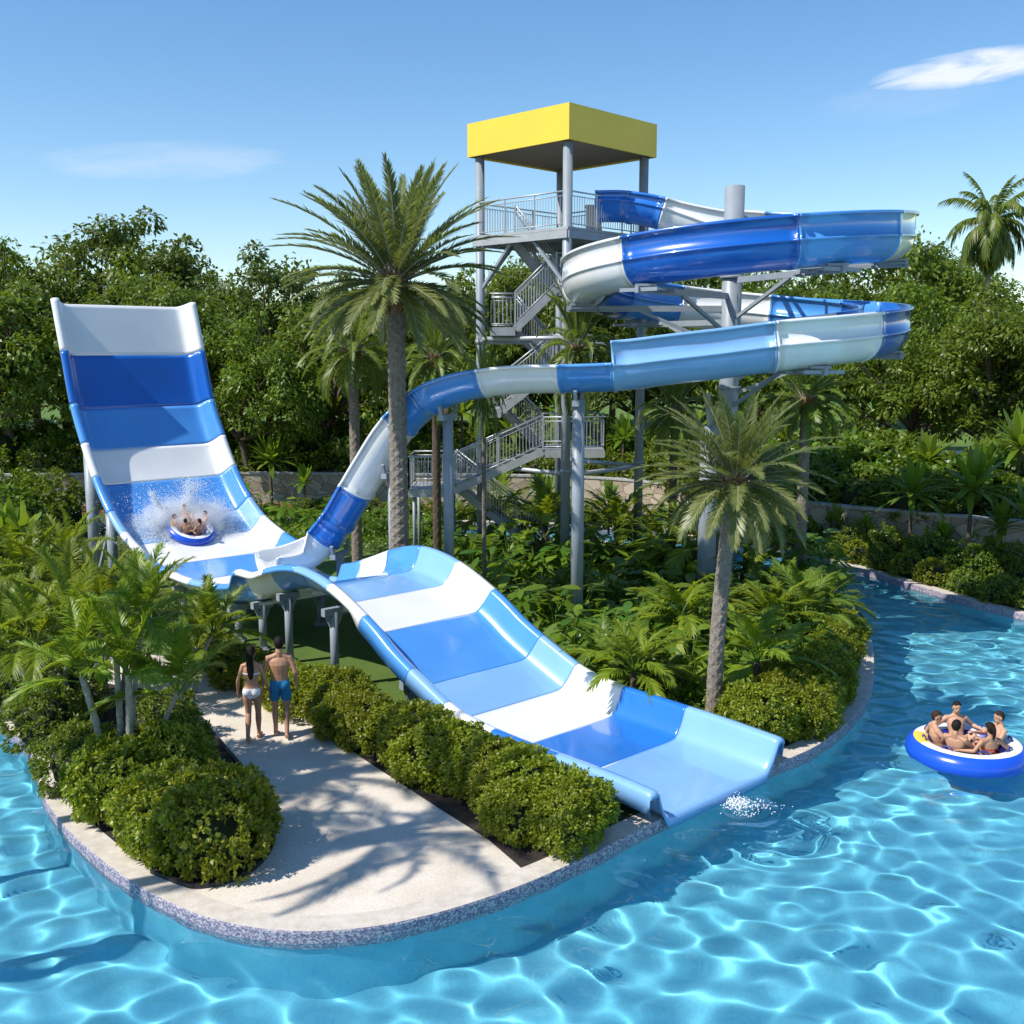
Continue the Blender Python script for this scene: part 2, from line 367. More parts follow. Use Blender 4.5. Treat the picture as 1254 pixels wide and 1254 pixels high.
# thin high clouds, in directions of the sky
tc = nt.nodes.new('ShaderNodeTexCoord'); sx = nt.nodes.new('ShaderNodeSeparateXYZ'); nt.links.new(tc.outputs['Generated'], sx.inputs[0])
def mth(op, a, b=None, c=None):
    n = nt.nodes.new('ShaderNodeMath'); n.operation = op
    for i, v in enumerate((a, b, c)):
        if v is None: continue
        if isinstance(v, (int, float)): n.inputs[i].default_value = v
        else: nt.links.new(v, n.inputs[i])
    return n.outputs[0]
az = mth('ARCTAN2', sx.outputs[0], sx.outputs[1]); el = mth('ARCSINE', sx.outputs[2])
cv = nt.nodes.new('ShaderNodeCombineXYZ'); nt.links.new(mth('MULTIPLY', az, 14.0), cv.inputs[0]); nt.links.new(mth('MULTIPLY_ADD', el, 70.0, mth('MULTIPLY', az, -8.0)), cv.inputs[1])
cn = nt.nodes.new('ShaderNodeTexNoise'); cn.inputs['Scale'].default_value = 1.0; cn.inputs['Detail'].default_value = 9; cn.inputs['Roughness'].default_value = 0.62
cn.inputs['Distortion'].default_value = 0.6; nt.links.new(cv.outputs[0], cn.inputs['Vector'])
total = None
for (px, py, rx, ry, amt) in ((1185, 84, 0.095, 0.0165, 0.8), (205, 197, 0.125, 0.020, 0.20), (1110, 120, 0.09, 0.02, 0.08)):
    d = ray(px, py).normalized(); a0 = math.atan2(d.x, d.y); e0 = math.asin(d.z)
    q = mth('ADD', mth('POWER', mth('DIVIDE', mth('SUBTRACT', az, a0), rx), 2.0), mth('POWER', mth('DIVIDE', mth('SUBTRACT', mth('SUBTRACT', el, mth('MULTIPLY', mth('SUBTRACT', az, a0), 0.06)), e0), ry), 2.0))
    mask = mth('MAXIMUM', mth('SUBTRACT', 1.0, q), 0.0)
    v = mth('MULTIPLY', mth('MINIMUM', mth('MAXIMUM', mth('MULTIPLY', mth('SUBTRACT', mth('MULTIPLY', mth('POWER', mask, 0.6), mth('ADD', cn.outputs['Fac'], 0.12)), 0.28), 3.2), 0.0), 1.0), amt)
    total = v if total is None else mth('MAXIMUM', total, v)
cm = nt.nodes.new('ShaderNodeMix'); cm.data_type = 'RGBA'; nt.links.new(total, cm.inputs[0]); hsv = nt.nodes.new('ShaderNodeHueSaturation'); hsv.inputs['Saturation'].default_value = 1.22; hsv.inputs['Hue'].default_value = 0.500
nt.links.new(sky.outputs[0], hsv.inputs['Color']); nt.links.new(hsv.outputs[0], cm.inputs[6]); cm.inputs[7].default_value = (6.2, 6.35, 6.8, 1)
nt.links.new(cm.outputs[2], bg.inputs[0])

sl = bpy.data.lights.new('sun', 'SUN'); sl.energy = 5.0; sl.angle = R(0.53); sl.color = (1, 0.95, 0.87)
sl.cycles.is_caustics_light = True
so = bpy.data.objects.new('sun', sl); COL.objects.link(so); so.rotation_euler = SUND.to_track_quat('Z', 'Y').to_euler()
so.location = (-30, 0, 40)
cd = bpy.data.cameras.new('camera'); cam = bpy.data.objects.new('camera', cd); COL.objects.link(cam); sc.camera = cam
cam.location = (0, 0, CAMZ); cam.rotation_euler = (math.pi / 2 - PITCH, 0, 0)
cd.sensor_width = 36; cd.lens = 36 * 1300 / 1254.0; cd.clip_end = 3000; cd.clip_start = 0.1
sc.view_settings.view_transform = 'Standard'; sc.view_settings.look = 'None'; sc.view_settings.exposure = 0.27
sc.cycles.use_denoising = True; sc.cycles.max_bounces = 10; sc.cycles.transparent_max_bounces = 8; sc.cycles.diffuse_bounces = 3
sc.cycles.sample_clamp_indirect = 6.0

# ------------------------------------------------------------------ ground, pool, path
WATER_Z = -0.15; BASIN_Z = -1.5
def flat(pts): return [Vector((p[0], p[1], 0)) for p in pts]
front = [(-30, 33), (-17, 25.2), G(0, 885), G(60, 985), G(110, 1040), G(180, 1090), G(260, 1125), G(350, 1140), G(440, 1137), G(520, 1122), G(600, 1098), G(660, 1075),
         G(720, 1048), G(790, 1012), G(870, 975), G(945, 938), G(1000, 913), G(1042, 880), G(1063, 850), G(1069, 815), G(1063, 775), G(1040, 742),
         (8.6, 31.5), (7.0, 33.6), (5.6, 36.4), (3.8, 38.7), (1.0, 39.4), (-2.5, 40.4), (-8, 41.8), (-13, 43.6)]
front = catmull(flat(front), 6)
far = [(-13.4, 44.6), (-8, 44.4), (-2.5, 43.6), (2.3, 42.8), (6.0, 40.6), (8.7, 37.8), (11.0, 34.6), (13.66, 28.0), (17.5, 23.6), (24, 19), (45, 10)]
far = catmull(flat(far), 6)
def poly_mesh(name, pts, z, mats):
    pts = [Vector((p.x, p.y, z)) for p in pts]
    tris = tessellate_polygon([pts])
    me = bpy.data.meshes.new(name); fs = []
    for t in tris:
        a, b, c = (pts[i] for i in t)
        fs.append(t if (b - a).cross(c - a).z > 0 else t[::-1])
    me.from_pydata(pts, [], fs); me.materials.append(mats); me.update(); return me
ground_pts = front + far + flat([(1200, 10), (1200, 1600), (-1200, 1600), (-1200, 33)])
tag(link('ground', poly_mesh('ground', ground_pts, 0.0, M['soil'])), kind='structure')

def normals2d(pl):
    out = []
    for i in range(len(pl)):
        t = (pl[min(i + 1, len(pl) - 1)] - pl[max(i - 1, 0)]); t.z = 0; t.normalize()
        out.append(Vector((-t.y, t.x, 0)))
    return out
def coping(pl, name):
    nn = normals2d(pl); mb = MB(); sec = [(-0.02, -1.55), (-0.02, -0.30), (0.02, -0.30), (0.03, -0.01), (0.02, 0.017), (-0.34, 0.017), (-0.34, -0.05)]
    rows = [[p - n * o + Vector((0, 0, z)) for o, z in sec] for p, n in zip(pl, nn)]
    for i in range(len(rows) - 1):
        a, b = rows[i], rows[i + 1]
        for k in range(len(sec) - 1):
            mb.add([a[k], b[k], b[k + 1], a[k + 1]], [(0, 1, 2, 3)], 1 if k == 0 else 0)
    o = mb.build(name, [M['coping'], M['basin']]); tag(o, kind='structure'); return o
coping(front, 'pool_kerb').cycles.is_caustics_receiver = True
coping(far, 'bank_kerb').cycles.is_caustics_receiver = True
mb = MB(); mb.add([(-60, -12, BASIN_Z), (60, -12, BASIN_Z), (60, 60, BASIN_Z), (-60, 60, BASIN_Z)], [(0, 1, 2, 3)])
basin = tag(mb.build('pool_floor', M['basin']), kind='structure'); basin.cycles.is_caustics_receiver = True

def make_water():
    g = np.random.default_rng(3); r = 0.0031
    Y = 6.0 * np.exp(np.arange(0, 660) * r); T = np.linspace(-0.66, 0.66, 430)
    yy = np.repeat(Y[:, None], len(T), 1); xx = yy * T[None, :]
    h = np.zeros_like(xx)
    for i in range(40):
        lam = math.exp(g.uniform(math.log(0.42), math.log(0.92))); th = g.uniform(0, 2 * math.pi); k = 2 * math.pi / lam
        A = 0.0044 * lam ** 1.7
        wx = xx + 0.25 * np.sin(0.35 * yy + i); wy = yy + 0.25 * np.sin(0.4 * xx - i)
        h += A * np.sin(k * (wx * math.cos(th) + wy * math.sin(th)) + g.uniform(0, 6.28))
    for i in range(16):   # small wind ripples, stronger further out
        lam = g.uniform(0.22, 0.5); th = g.uniform(0.9, 2.2); k = 2 * math.pi / lam
        h += 0.0009 * np.clip((yy - 12) / 14, 0.12, 1.6) * np.sin(k * (xx * math.cos(th) + yy * math.sin(th)) + g.uniform(0, 6.28) + 0.8 * np.sin(xx * 0.7 + i))
    # ripples running out from the foot of the slide
    c = G(905, 990, WATER_Z); rr = np.hypot(xx - c.x, yy - c.y); h += 0.020 * np.exp(-rr / 0.55) * np.sin(rr * 21)
    V = np.stack([xx, yy, h + WATER_Z], -1).reshape(-1, 3); n, m = xx.shape; idx = np.arange(n * m).reshape(n, m)
    F = np.stack([idx[:-1, :-1], idx[:-1, 1:], idx[1:, 1:], idx[1:, :-1]], -1).reshape(-1, 4)
    me = bpy.data.meshes.new('water'); me.vertices.add(len(V)); me.loops.add(F.size); me.polygons.add(len(F))
    me.vertices.foreach_set('co', V.ravel()); me.loops.foreach_set('vertex_index', F.ravel()); me.polygons.foreach_set('loop_start', np.arange(len(F)) * 4)
    me.polygons.foreach_set('use_smooth', np.ones(len(F), bool)); me.update(calc_edges=True); me.materials.append(M['water'])
    o = tag(link('water', me), kind='structure'); o.cycles.is_caustics_caster = True
make_water()

path = [G(*q) for q in ((652, 1071), (600, 1089), (520, 1112), (440, 1127), (350, 1130), (275, 1117), (222, 1094), (190, 1072), (240, 1086), (290, 1075), (322, 1050), (333, 1022), (322, 985), (296, 945), (262, 905), (232, 868), (190, 846), (120, 836), (20, 836))]
path += flat([(-13, 22.6), (-13, 25.0)]) + [G(*q) for q in ((100, 795), (232, 806), (285, 824), (370, 872), (450, 930), (540, 989), (600, 1027))]
tag(link('path', poly_mesh('path', [Vector((p.x, p.y, 0)) for p in path], 0.008, M['path'])), kind='structure')
lawn = [G(*q) for q in ((150, 800), (290, 806), (380, 850), (470, 905), (560, 970), (700, 960), (850, 930), (900, 870), (860, 800), (740, 740), (560, 690), (420, 672), (250, 680), (60, 690), (40, 740))]
tag(link('lawn', poly_mesh('lawn', lawn, 0.004, M['lawn'])), kind='structure')
# mulch beds under the hedges
C0 = Vector((3.22, 16.1, 0)); SA = R(42); SD = Vector((-math.sin(SA), math.cos(SA), 0)); SN = Vector((math.cos(SA), math.sin(SA), 0))
def sl_pt(s, off=0.0, z=0.0): return C0 + SD * s + SN * off + Vector((0, 0, z))
hb = [G(*q) for q in ((650, 1074), (598, 1029), (538, 991), (448, 932), (368, 874), (283, 826), (280, 800))] + [sl_pt(12.2, -2.0), sl_pt(8, -1.95), sl_pt(4, -1.8), sl_pt(0.5, -1.75), G(783, 1012)]
tag(link('hedge_bed', poly_mesh('hedge_bed', hb, 0.010, M['mulch'])), kind='structure')
lb = [G(*q) for q in ((190, 1072), (240, 1086), (290, 1075), (322, 1050), (333, 1022), (322, 985), (296, 945), (262, 905), (232, 868), (190, 846), (120, 836), (20, 836))] + flat([(-13, 22.5)]) + [G(*q) for q in ((-40, 860), (6, 872), (70, 975), (122, 1030))]
tag(link('planting_bed', poly_mesh('planting_bed', lb, 0.0125, M['mulch'])), kind='structure')
eg = catmull([G(*q) for q in ((186, 1070), (238, 1088), (291, 1077), (324, 1052), (335, 1022), (324, 985), (298, 945), (264, 905), (234, 868))], 6)
mb = MB()
for i in range(len(eg) - 1): mb.bar(eg[i] + Vector((0, 0, .03)), eg[i + 1] + Vector((0, 0, .03)), 0.06, 0.08)
tag(mb.build('bed_edging', M['edging']), 'black edging strip curving round the round bush at the path end', 'edging')
rb = [p for p in front if p.x > 4.4 and p.y < 32 and p.x > 0]
i0 = min(range(len(front)), key=lambda i: (front[i] - G(950, 936)).length); i1 = min(range(len(front)), key=lambda i: (front[i] - Vector((8.6, 31.5, 0))).length)
seg = front[i0:i1]; nn = normals2d(seg)
inner = [p + n * 1.5 for p, n in zip(seg, nn)]; outer = [p + n * 0.36 for p, n in zip(seg, nn)]
tag(link('island_bed', poly_mesh('island_bed', outer + inner[::-1], 0.0115, M['mulch'])), kind='structure')

# upper ground behind the garden wall
wall_line = catmull(flat([(30, 23.5), (23, 28.5), (16.6, 33.6), (10.6, 38.2), (7.0, 43.0), (3, 46), (-4, 47), (-14, 47.6), (-26, 46.5), (-45, 45)]), 6)
back = [p + n * (-0.3) for p, n in zip(wall_line, normals2d(wall_line))]
up_poly = back + flat([(-1150, 45), (-1150, 1500), (1150, 1500), (1150, 23.5)])
tag(link('upper_lawn', poly_mesh('upper_lawn', up_poly, 1.15, M['lawn'])), kind='structure')
def wall(line, h, th, name, m, cap=None):
    nn = normals2d(line); sgn = -1; mb = MB()
    sec = [(0, -0.05), (0, h), (th, h), (th, -0.05)]
    rows = [[p + n * (sgn * o) + Vector((0, 0, z)) for o, z in sec] for p, n in zip(line, nn)]
    for a, b in zip(rows[:-1], rows[1:]):
        for k in range(3): mb.add([a[k], b[k], b[k + 1], a[k + 1]], [(0, 1, 2, 3)])
    root = mb.build(name, m)
    if cap:
        c = MB(); sec = [(-0.04, h + .002), (-0.04, h + 0.08), (th + 0.04, h + 0.08), (th + .04, h + .002)]
        rows = [[p + n * (sgn * o) + Vector((0, 0, z)) for o, z in sec] for p, n in zip(line, nn)]
        for a, b in zip(rows[:-1], rows[1:]):
            for k in range(4): c.add([a[k], b[k], b[(k + 1) % 4], a[(k + 1) % 4]], [(0, 1, 2, 3)])
        c.build('coping', cap, root)
    return root
tag(wall(wall_line, 1.52, 0.3, 'garden_wall', M['stone'], M['concrete']), 'long tan crazy-paved stone wall running behind the river', 'wall')
# low terracotta retaining wall, made of blocks
rl = [p + n * 1.35 for p, n in zip(wall_line, normals2d(wall_line))]
mb = MB(); acc = 0
for i in range(len(rl) - 1):
    d = rl[i + 1] - rl[i]; L = d.length; nb = max(1, int(L / 0.75)); ang = math.atan2(d.y, d.x)
    for k in range(nb):
        c = rl[i] + d * ((k + .5) / nb); hh = 0.36 + random.uniform(-.03, .03)
        mb.box((c.x, c.y, hh / 2 - .02), (L / nb - 0.02, 0.26 + random.uniform(-.03, .03), hh + .04), Matrix.Rotation(ang + random.uniform(-.02, .02), 3, 'Z'))
tag(mb.build('retaining_wall', M['terracotta']), 'low terracotta block retaining wall in front of the stone wall', 'wall')
# footpath glimpsed between the far trees
pth = MB()
for a, b, wd in (((-60, 74), (-8, 66), 3.0), ((-8, 66), (22, 76), 3.0), ((16, 58), (40, 66), 2.5)):
    a = Vector((*a, 1.16)); b = Vector((*b, 1.16)); d = (b - a).normalized(); n = Vector((-d.y, d.x, 0)) * wd / 2
    pth.add([a - n, b - n, b + n, a + n], [(0, 1, 2, 3)])
tag(pth.build('far_path', M['path']), kind='structure')

# ------------------------------------------------------------------ raft slide (drop, valley, hump, run-out)
rim_ctrl = [(-0.35, .40), (0.0, .44), (1.0, .47), (2.4, .48), (3.6, .50), (4.5, .60), (5.4, .90), (6.3, 1.25), (7.1, 1.66), (8.3, 2.12), (9.3, 2.32), (10.1, 2.31), (11.0, 2.10), (12.3, 1.66), (13.4, 1.43), (14.7, 1.38),
            (16.0, 1.56), (17.1, 1.80), (18.15, 2.15), (19.1, 2.75), (19.85, 3.5), (20.5, 4.4), (21.15, 5.5), (21.65, 7.0), (22.15, 8.5)]
rim_poly = catmull([(a, 0, b) for a, b in rim_ctrl], 14)
def lerp_tab(tab, s):
    if s <= tab[0][0]: return tab[0][1]
    for (a, va), (b, vb) in zip(tab[:-1], tab[1:]):
        if s <= b: 
            t = (s - a) / (b - a); t = t * t * (3 - 2 * t); return va + (vb - va) * t
    return tab[-1][1]
SW = [(-0.3, 3.08), (3, 3.2), (9, 3.2), (13.5, 3.3), (16.5, 4.0), (22, 4.05)]
HR = [(-0.3, .52), (4, .50), (8, .52), (12.0, .52), (13.2, .48), (13.5, .10), (15.6, .10), (16.0, .50), (19, .48), (22, .45)]
HL = [(-0.3, .50), (4, .46), (8, .50), (11.5, .52), (12.4, .74), (12.75, .44), (16, .42), (19, .48), (22, .45)]
def slide_section(sa, sb, last=False):
    st = [sa] + [p.x for p in rim_poly if sa + 0.02 < p.x < sb - 0.02] + [sb]
    st = sorted(st); rows = []
    for s in st:
        for a, b in zip(rim_poly[:-1], rim_poly[1:]):
            if a.x <= s <= b.x + 1e-6: break
        t = 0 if b.x == a.x else (s - a.x) / (b.x - a.x); z = a.z + (b.z - a.z) * t
        k = rim_poly.index(a); a2 = rim_poly[max(k - 1, 0)]; b2 = rim_poly[min(k + 2, len(rim_poly) - 1)]
        T = (SD * (b2.x - a2.x) + Vector((0, 0, b2.z - a2.z))).normalized(); N = SN.cross(T).normalized()
        if N.z < 0: N = -N
        hw = lerp_tab(SW, s) / 2; hr = lerp_tab(HR, s); hl = lerp_tab(HL, s); H0 = 0.45
        O = C0 + SD * s + Vector((0, 0, z)) - N * H0
        row = []
        def side(sg, H):
            k = min(1, H / .4)
            fl = (lerp_tab([(7.2, -.27), (7.7, -.07)], s)) if H > 0.3 else -0.05
            return [(sg * (hw + .15), H + fl), (sg * (hw + .15), H - .02), (sg * (hw + .13), H + .025), (sg * (hw + .07), H + .035), (sg * (hw + .015), H + .02), (sg * hw, H - .01), (sg * (hw - .035 * k), H * .78), (sg * (hw - .10 * k), H * .48), (sg * (hw - .19 * k), H * .20), (sg * (hw - .27 * k), H * .06), (sg * (hw - .36 * k), 0.010), (sg * (hw - .5), 0)]
        prof = side(-1, hl) + [(-hw * .35, 0), (0, 0), (hw * .35, 0)] + side(1, hr)[::-1]
        rows.append([O + SN * u + N * v for u, v in prof])
    return rows
bounds = [-0.10, 1.85, 3.4, 4.7, 5.75, 7.3, 8.5, 9.8, 11.1, 12.3, 13.45, 14.6, 15.7, 16.9, 18.1, 18.9, 19.85, 20.5, 21.15, 21.65, 22.15]
cols = ['sky', 'blue', 'white', 'sky', 'mid', 'white', 'sky', 'mid', 'white', 'mid', 'sky', 'white', 'mid', 'white', 'sky', 'mid', 'white', 'mid', 'navy', 'white']
wordcol = {'sky': 'pale blue', 'blue': 'bright blue', 'white': 'white', 'mid': 'mid blue', 'navy': 'deep blue'}
raft_slide = empty('raft_slide', sl_pt(9, 0, 0))
tag(raft_slide, 'wide banded blue and white raft slide with steep drop, hump and run-out into the pool', 'water slide')
inv_r = Vector(raft_slide.location)
for (a, b), c in zip(zip(bounds[:-1], bounds[1:]), cols):
    rows = slide_section(a, b); mb = MB(); nv = len(rows[0])
    if a < 0: rows = [[p - SD * .03 - Vector((0, 0, .13 if 8 < k < nv - 9 else .05)) for k, p in enumerate(rows[0])], [p - SD * .03 - Vector((0, 0, .015)) for p in rows[0]]] + rows
    vs = [p - inv_r for r in rows for p in r]
    mb.add(vs, [(i * nv + k, (i + 1) * nv + k, (i + 1) * nv + k + 1, i * nv + k + 1) for i in range(len(rows) - 1) for k in range(nv - 1)], 0, True)
    o = mb.build('chute_section', M[c], raft_slide); o['label'] = wordcol[c] + ' chute section'
    sd = o.modifiers.new('thickness', 'SOLIDIFY'); sd.thickness = 0.04; sd.offset = -1.0
# flange rings under the section joints
for s in bounds[1:-1]:
    mb = MB(); r = slide_section(s - .03, s + .03)
    pr = r[0]; pr2 = r[-1]; n_ = (pr2[12] - pr[12]).normalized()
    up = SN.cross(n_); up = up if up.z > 0 else -up
    lo_ = [pr[k] - up * .055 + n_ * .03 - inv_r for k in range(9, len(pr) - 9)]; hi_ = [p - up * .085 for p in lo_]
    a_ = [p - n_ * .025 for p in lo_]; b_ = [p - n_ * .025 for p in hi_]; c_ = [p + n_ * .025 for p in hi_]; d_ = [p + n_ * .025 for p in lo_]; nn_ = len(a_)
    mb.add(a_ + b_ + c_ + d_, [(q * nn_ + k, q * nn_ + k + 1, ((q + 1) % 4) * nn_ + k + 1, ((q + 1) % 4) * nn_ + k) for q in range(4) for k in range(nn_ - 1)])
    mb.build('joint_flange', M['white'], raft_slide)
def leg(root, base, top, r, arm=None, shoe=0.3):
    mb = MB(); o = Vector(root.location)
    b = Vector(base) - o; t = Vector(top) - o
    mb.tube([b, t], r, 14)
    mb.box((b.x, b.y, b.z + .04), (shoe, shoe, .05)); mb.box((b.x, b.y, b.z + .085), (shoe * .7, shoe * .7, .04))
    if arm:
        v = Vector(arm); mb.bar(t - v, t + v, .14, .16)
        mb.bar(t - v * .8, t - Vector((0, 0, .45)), .07); mb.bar(t + v * .8, t - Vector((0, 0, .45)), .07)
    return mb.build('support_leg', M['steel'], root)
def floor_z(s):
    r = slide_section(s, s + .05)[0]; return r[len(r) // 2]
for s, off in ((13.3, -1.3), (12.2, -1.25), (10.9, -1.3), (8.7, -1.5), (13.3, 1.0), (10.6, 1.2), (8.5, 1.25), (6.2, -1.35), (6.2, 1.3), (15.8, -1.55), (15.8, 1.4)):
    f = floor_z(s); t = sl_pt(s, off); leg(raft_slide, (t.x, t.y, 0), (t.x, t.y, f.z - .14), 0.09, SN * .26)
for s, off, r in ((20.9, -1.85, .17), (19.7, -1.8, .14), (20.9, 1.8, .17), (19.7, 1.8, .14)):
    f = floor_z(s - .3); t = sl_pt(s, off); leg(raft_slide, (t.x, t.y, 0), (t.x, t.y, f.z - .2), r, None, .45)
def brace(root, a, b, w_, name='cross_brace', mat_='steel', round_=False):
    mb = MB(); o = Vector(root.location)
    if round_: mb.tube([Vector(a) - o, Vector(b) - o], w_, 10)
    else: mb.bar(Vector(a) - o, Vector(b) - o, w_)
    return mb.build(name, M[mat_], root)
for s, z in ((20.9, 2.0), (20.9, 4.0), (19.7, 1.9)): brace(raft_slide, sl_pt(s, -1.85, z), sl_pt(s, 1.8, z), .12)
for off in (-1.85, 1.8):
    brace(raft_slide, sl_pt(20.9, off, .3), sl_pt(19.7, off, 2.1), .09); brace(raft_slide, sl_pt(20.95, off, 3.9), sl_pt(22.55, off * .9, 6.9), .14)
brace(raft_slide, sl_pt(22.6, -1.7, 6.9), sl_pt(22.6, 1.7, 6.9), .12)

# ------------------------------------------------------------------ spiral flume
FR = 0.60
HC = Vector((6.02, 29.65, 0)); HRAD = 4.02
pts = []   # channel floor points
TAILX = 2.5
def add_pt(x, y, z): pts.append(Vector((x, y, z)))
add_pt(2.75, 34.6, 11.05); add_pt(3.6, 34.3, 10.98); add_pt(4.6, 33.95, 10.72)
for th in range(535, -1, -12):
    a = R(th); add_pt(HC.x + HRAD * math.sin(a), HC.y - HRAD * math.cos(a), 6.50 + 2.37 * th / 360.0 + (0.05 if th > 480 else 0))
for x, y, z, H in ((5.0, 25.62, 7.5, 1.15), (3.8, 25.6, 7.35, 1.14), (2.6, 25.7, 7.18, 1.12), (1.3, 26.0, 6.72, .72), (0.3, 26.25, 6.64, .66), (-.6, 26.5, 6.52, .64), (-1.3, 26.75, 6.38, .66), (-1.95, 27.0, 6.1, .68), (-2.65, 27.3, 5.45, .70), (-3.25, 27.55, 4.6, .72), (-3.8, 27.75, 3.75, .72), (-4.35, 27.9, 2.90, .72), (-4.9, 28.05, 2.26, .70), (-5.45, 27.95, 1.86, .66), (-6.0, 27.65, 1.72, .62), (-6.45, 27.3, 1.66, .58)):
    add_pt(x, y, z - H)
cpos = catmull(pts, 5)
arc = [0]
for a, b in zip(cpos[:-1], cpos[1:]): arc.append(arc[-1] + (b - a).length)
def arc_at_theta(th): 
    i = 3 + (535 - th) / 12.0; i *= 5; k = int(i); return arc[k] + (arc[min(k + 1, len(arc) - 1)] - arc[k]) * (i - k)
tail0 = arc_at_theta(7)
def arc_at_x(x):
    for i in range(len(cpos) - 1):
        if arc[i] > tail0 - 2 and cpos[i].x >= x >= cpos[i + 1].x: return arc[i] + (arc[i + 1] - arc[i]) * (cpos[i].x - x) / (cpos[i].x - cpos[i + 1].x)
    return arc[-1]
fb = [0, .95, 1.95, arc_at_theta(515), arc_at_theta(490), arc_at_theta(408), arc_at_theta(368), arc_at_theta(315), arc_at_theta(262), arc_at_theta(226), arc_at_theta(195), arc_at_theta(150), arc_at_theta(106), arc_at_theta(40), arc_at_theta(4.5),
      arc_at_x(TAILX), arc_at_x(1.22), arc_at_x(-.6), arc_at_x(-1.9), arc_at_x(-2.55), arc_at_x(-3.72), arc_at_x(-4.3), arc_at_x(-4.68), arc[-1]]
fcols = ['blue', 'blue', 'white', 'sky', 'white', 'mid', 'navy', 'white', 'navy', 'mid', 'white', 'mid', 'navy', 'white', 'sky', 'mid', 'white', 'mid', 'mid', 'white', 'blue', 'blue', 'white']
TAILA = arc_at_x(TAILX)
def samp(a, force=None):
    for i in range(len(arc) - 1):
        if arc[i] <= a <= arc[i + 1] + 1e-6: break
    t = (a - arc[i]) / (arc[i + 1] - arc[i]); p = cpos[i].lerp(cpos[i + 1], t)
    if a > TAILA + 1e-4 or force == 'tail': H = lerp_tab([(TAILA, .66), (TAILA + 1.5, .66), (arc[-1] - 1.5, .72), (arc[-1], .60)], a)
    else: H = lerp_tab([(0, .85), (1.9, .9), (4.5, 1.17)], a)
    T0 = (cpos[min(i + 1, len(cpos) - 1)] - cpos[max(i - 1, 0)]).normalized(); T1 = (cpos[min(i + 2, len(cpos) - 1)] - cpos[i]).normalized()
    T = T0.lerp(T1, t).normalized(); lat = T.cross(Vector((0, 0, 1))).normalized(); N = lat.cross(T).normalized()
    return p + N * H, H, T, lat, N
def flume_row(a, grow=0.0, force=None):
    p, H, T, lat, N = samp(a, force); prof = []; r = FR + grow
    O = p - N * H   # channel bottom
    hs = H - FR
    for k in range(0, 17):
        ang = math.pi * k / 16; prof.append((-r * math.cos(ang), FR - r * math.sin(ang)))
    if hs > 0.12:
        lip = [(0.0, hs), (.05, hs + .015), (.075, hs), (.075, hs - .06)]
        ridge = [(0, -.02), (.035, -.015), (.035, .03), (0, .035)]
        left = [(-(r + u), FR + v) for u, v in (ridge + [(0.0, hs * .5)] + lip)]
        right = [((r + u), FR + v) for u, v in (ridge + [(0.0, hs * .5)] + lip)]
        prof = left[::-1] + prof[1:-1] + right
    else:
        lip = [(0, .0), (0.0, .02), (.0, .03), (.0, .035), (0, max(hs, .04) * .9), (0.0, max(hs, .05)), (.05, max(hs, .05) + .015), (.075, max(hs, .05)), (.075, max(hs, .05) - .06)]
        left = [(-(r + u), FR + v) for u, v in lip]; right = [((r + u), FR + v) for u, v in lip]
        prof = left[::-1] + prof[1:-1] + right
    return [O + lat * u + N * v for u, v in prof]
flume = empty('spiral_flume', HC)
tag(flume, 'two-turn spiral raft flume in blue and white sections wound round a grey pole', 'water slide')
for (a, b), c in zip(zip(fb[:-1], fb[1:]), fcols):
    st = [(a, .028), (a + .05, .028), (a + .055, 0)] + [(x, 0) for x in arc if a + .12 < x < b - .12] + [(b - .055, 0), (b - .05, .028), (b, .028)]
    rows = [flume_row(x, g, 'tail' if a >= TAILA - 1e-6 else None) for x, g in st]; nv = len(rows[0]); mb = MB()
    mb.add([p - HC for r in rows for p in r], [(i * nv + k, (i + 1) * nv + k, (i + 1) * nv + k + 1, i * nv + k + 1) for i in range(len(rows) - 1) for k in range(nv - 1)], 0, True)
    o = mb.build('flume_section', M[c], flume); o['label'] = wordcol[c] + ' flume section'
    sd = o.modifiers.new('thickness', 'SOLIDIFY'); sd.thickness = 0.025; sd.offset = 0
# pole, arms
mb = MB(); mb.tube([(0, 0, -.0), (0, 0, PT(900, 228, 29.65).z)], .27, 24); mb.box((0, 0, .05), (.9, .9, .1))
for z in (3.0, 6.0, 9.0): mb.tube([(0, 0, z - .04), (0, 0, z + .04)], .33, 24)
mb.build('centre_pole', M['steel'], flume)
def arm_at(th, up=False):
    a = arc_at_theta(th); p, H, T, lat, N = samp(a); zb = p.z - H - .12
    d = Vector((p.x - HC.x, p.y - HC.y, 0)); L = d.length; d.normalize(); mb = MB()
    A = d * .25 + Vector((0, 0, zb)); B = d * (L + .5) + Vector((0, 0, zb))
    mb.bar(A, B, .10, .16)
    if up: mb.bar(d * .25 + Vector((0, 0, zb + 1.1)), d * (L - .7) + Vector((0, 0, zb + .05)), .08)
    else: mb.bar(d * .25 + Vector((0, 0, zb - 1.0)), d * (L * .62) + Vector((0, 0, zb - .06)), .09)
    t = Vector((-d.y, d.x, 0))
    mb.bar(B - d * .9 - t * .55, B - d * .9 + t * .55, .07, .09); mb.bar(B - d * .1 - t * .55, B - d * .1 + t * .55, .07, .09)
    mb.bar(B - d * .1 - t * .55, A.lerp(B, .55), .05); mb.bar(B - d * .1 + t * .55, A.lerp(B, .55), .05)
    mb.box(d * (L + .15) + Vector((0, 0, zb + .11)), (.5, .5, .06))
    mb.build('support_arm', M['steel'], flume)
for th in (20, 75, 125, 170, 215, 270, 320, 385, 435, 480, 515): arm_at(th, th in (435, 480, 515))
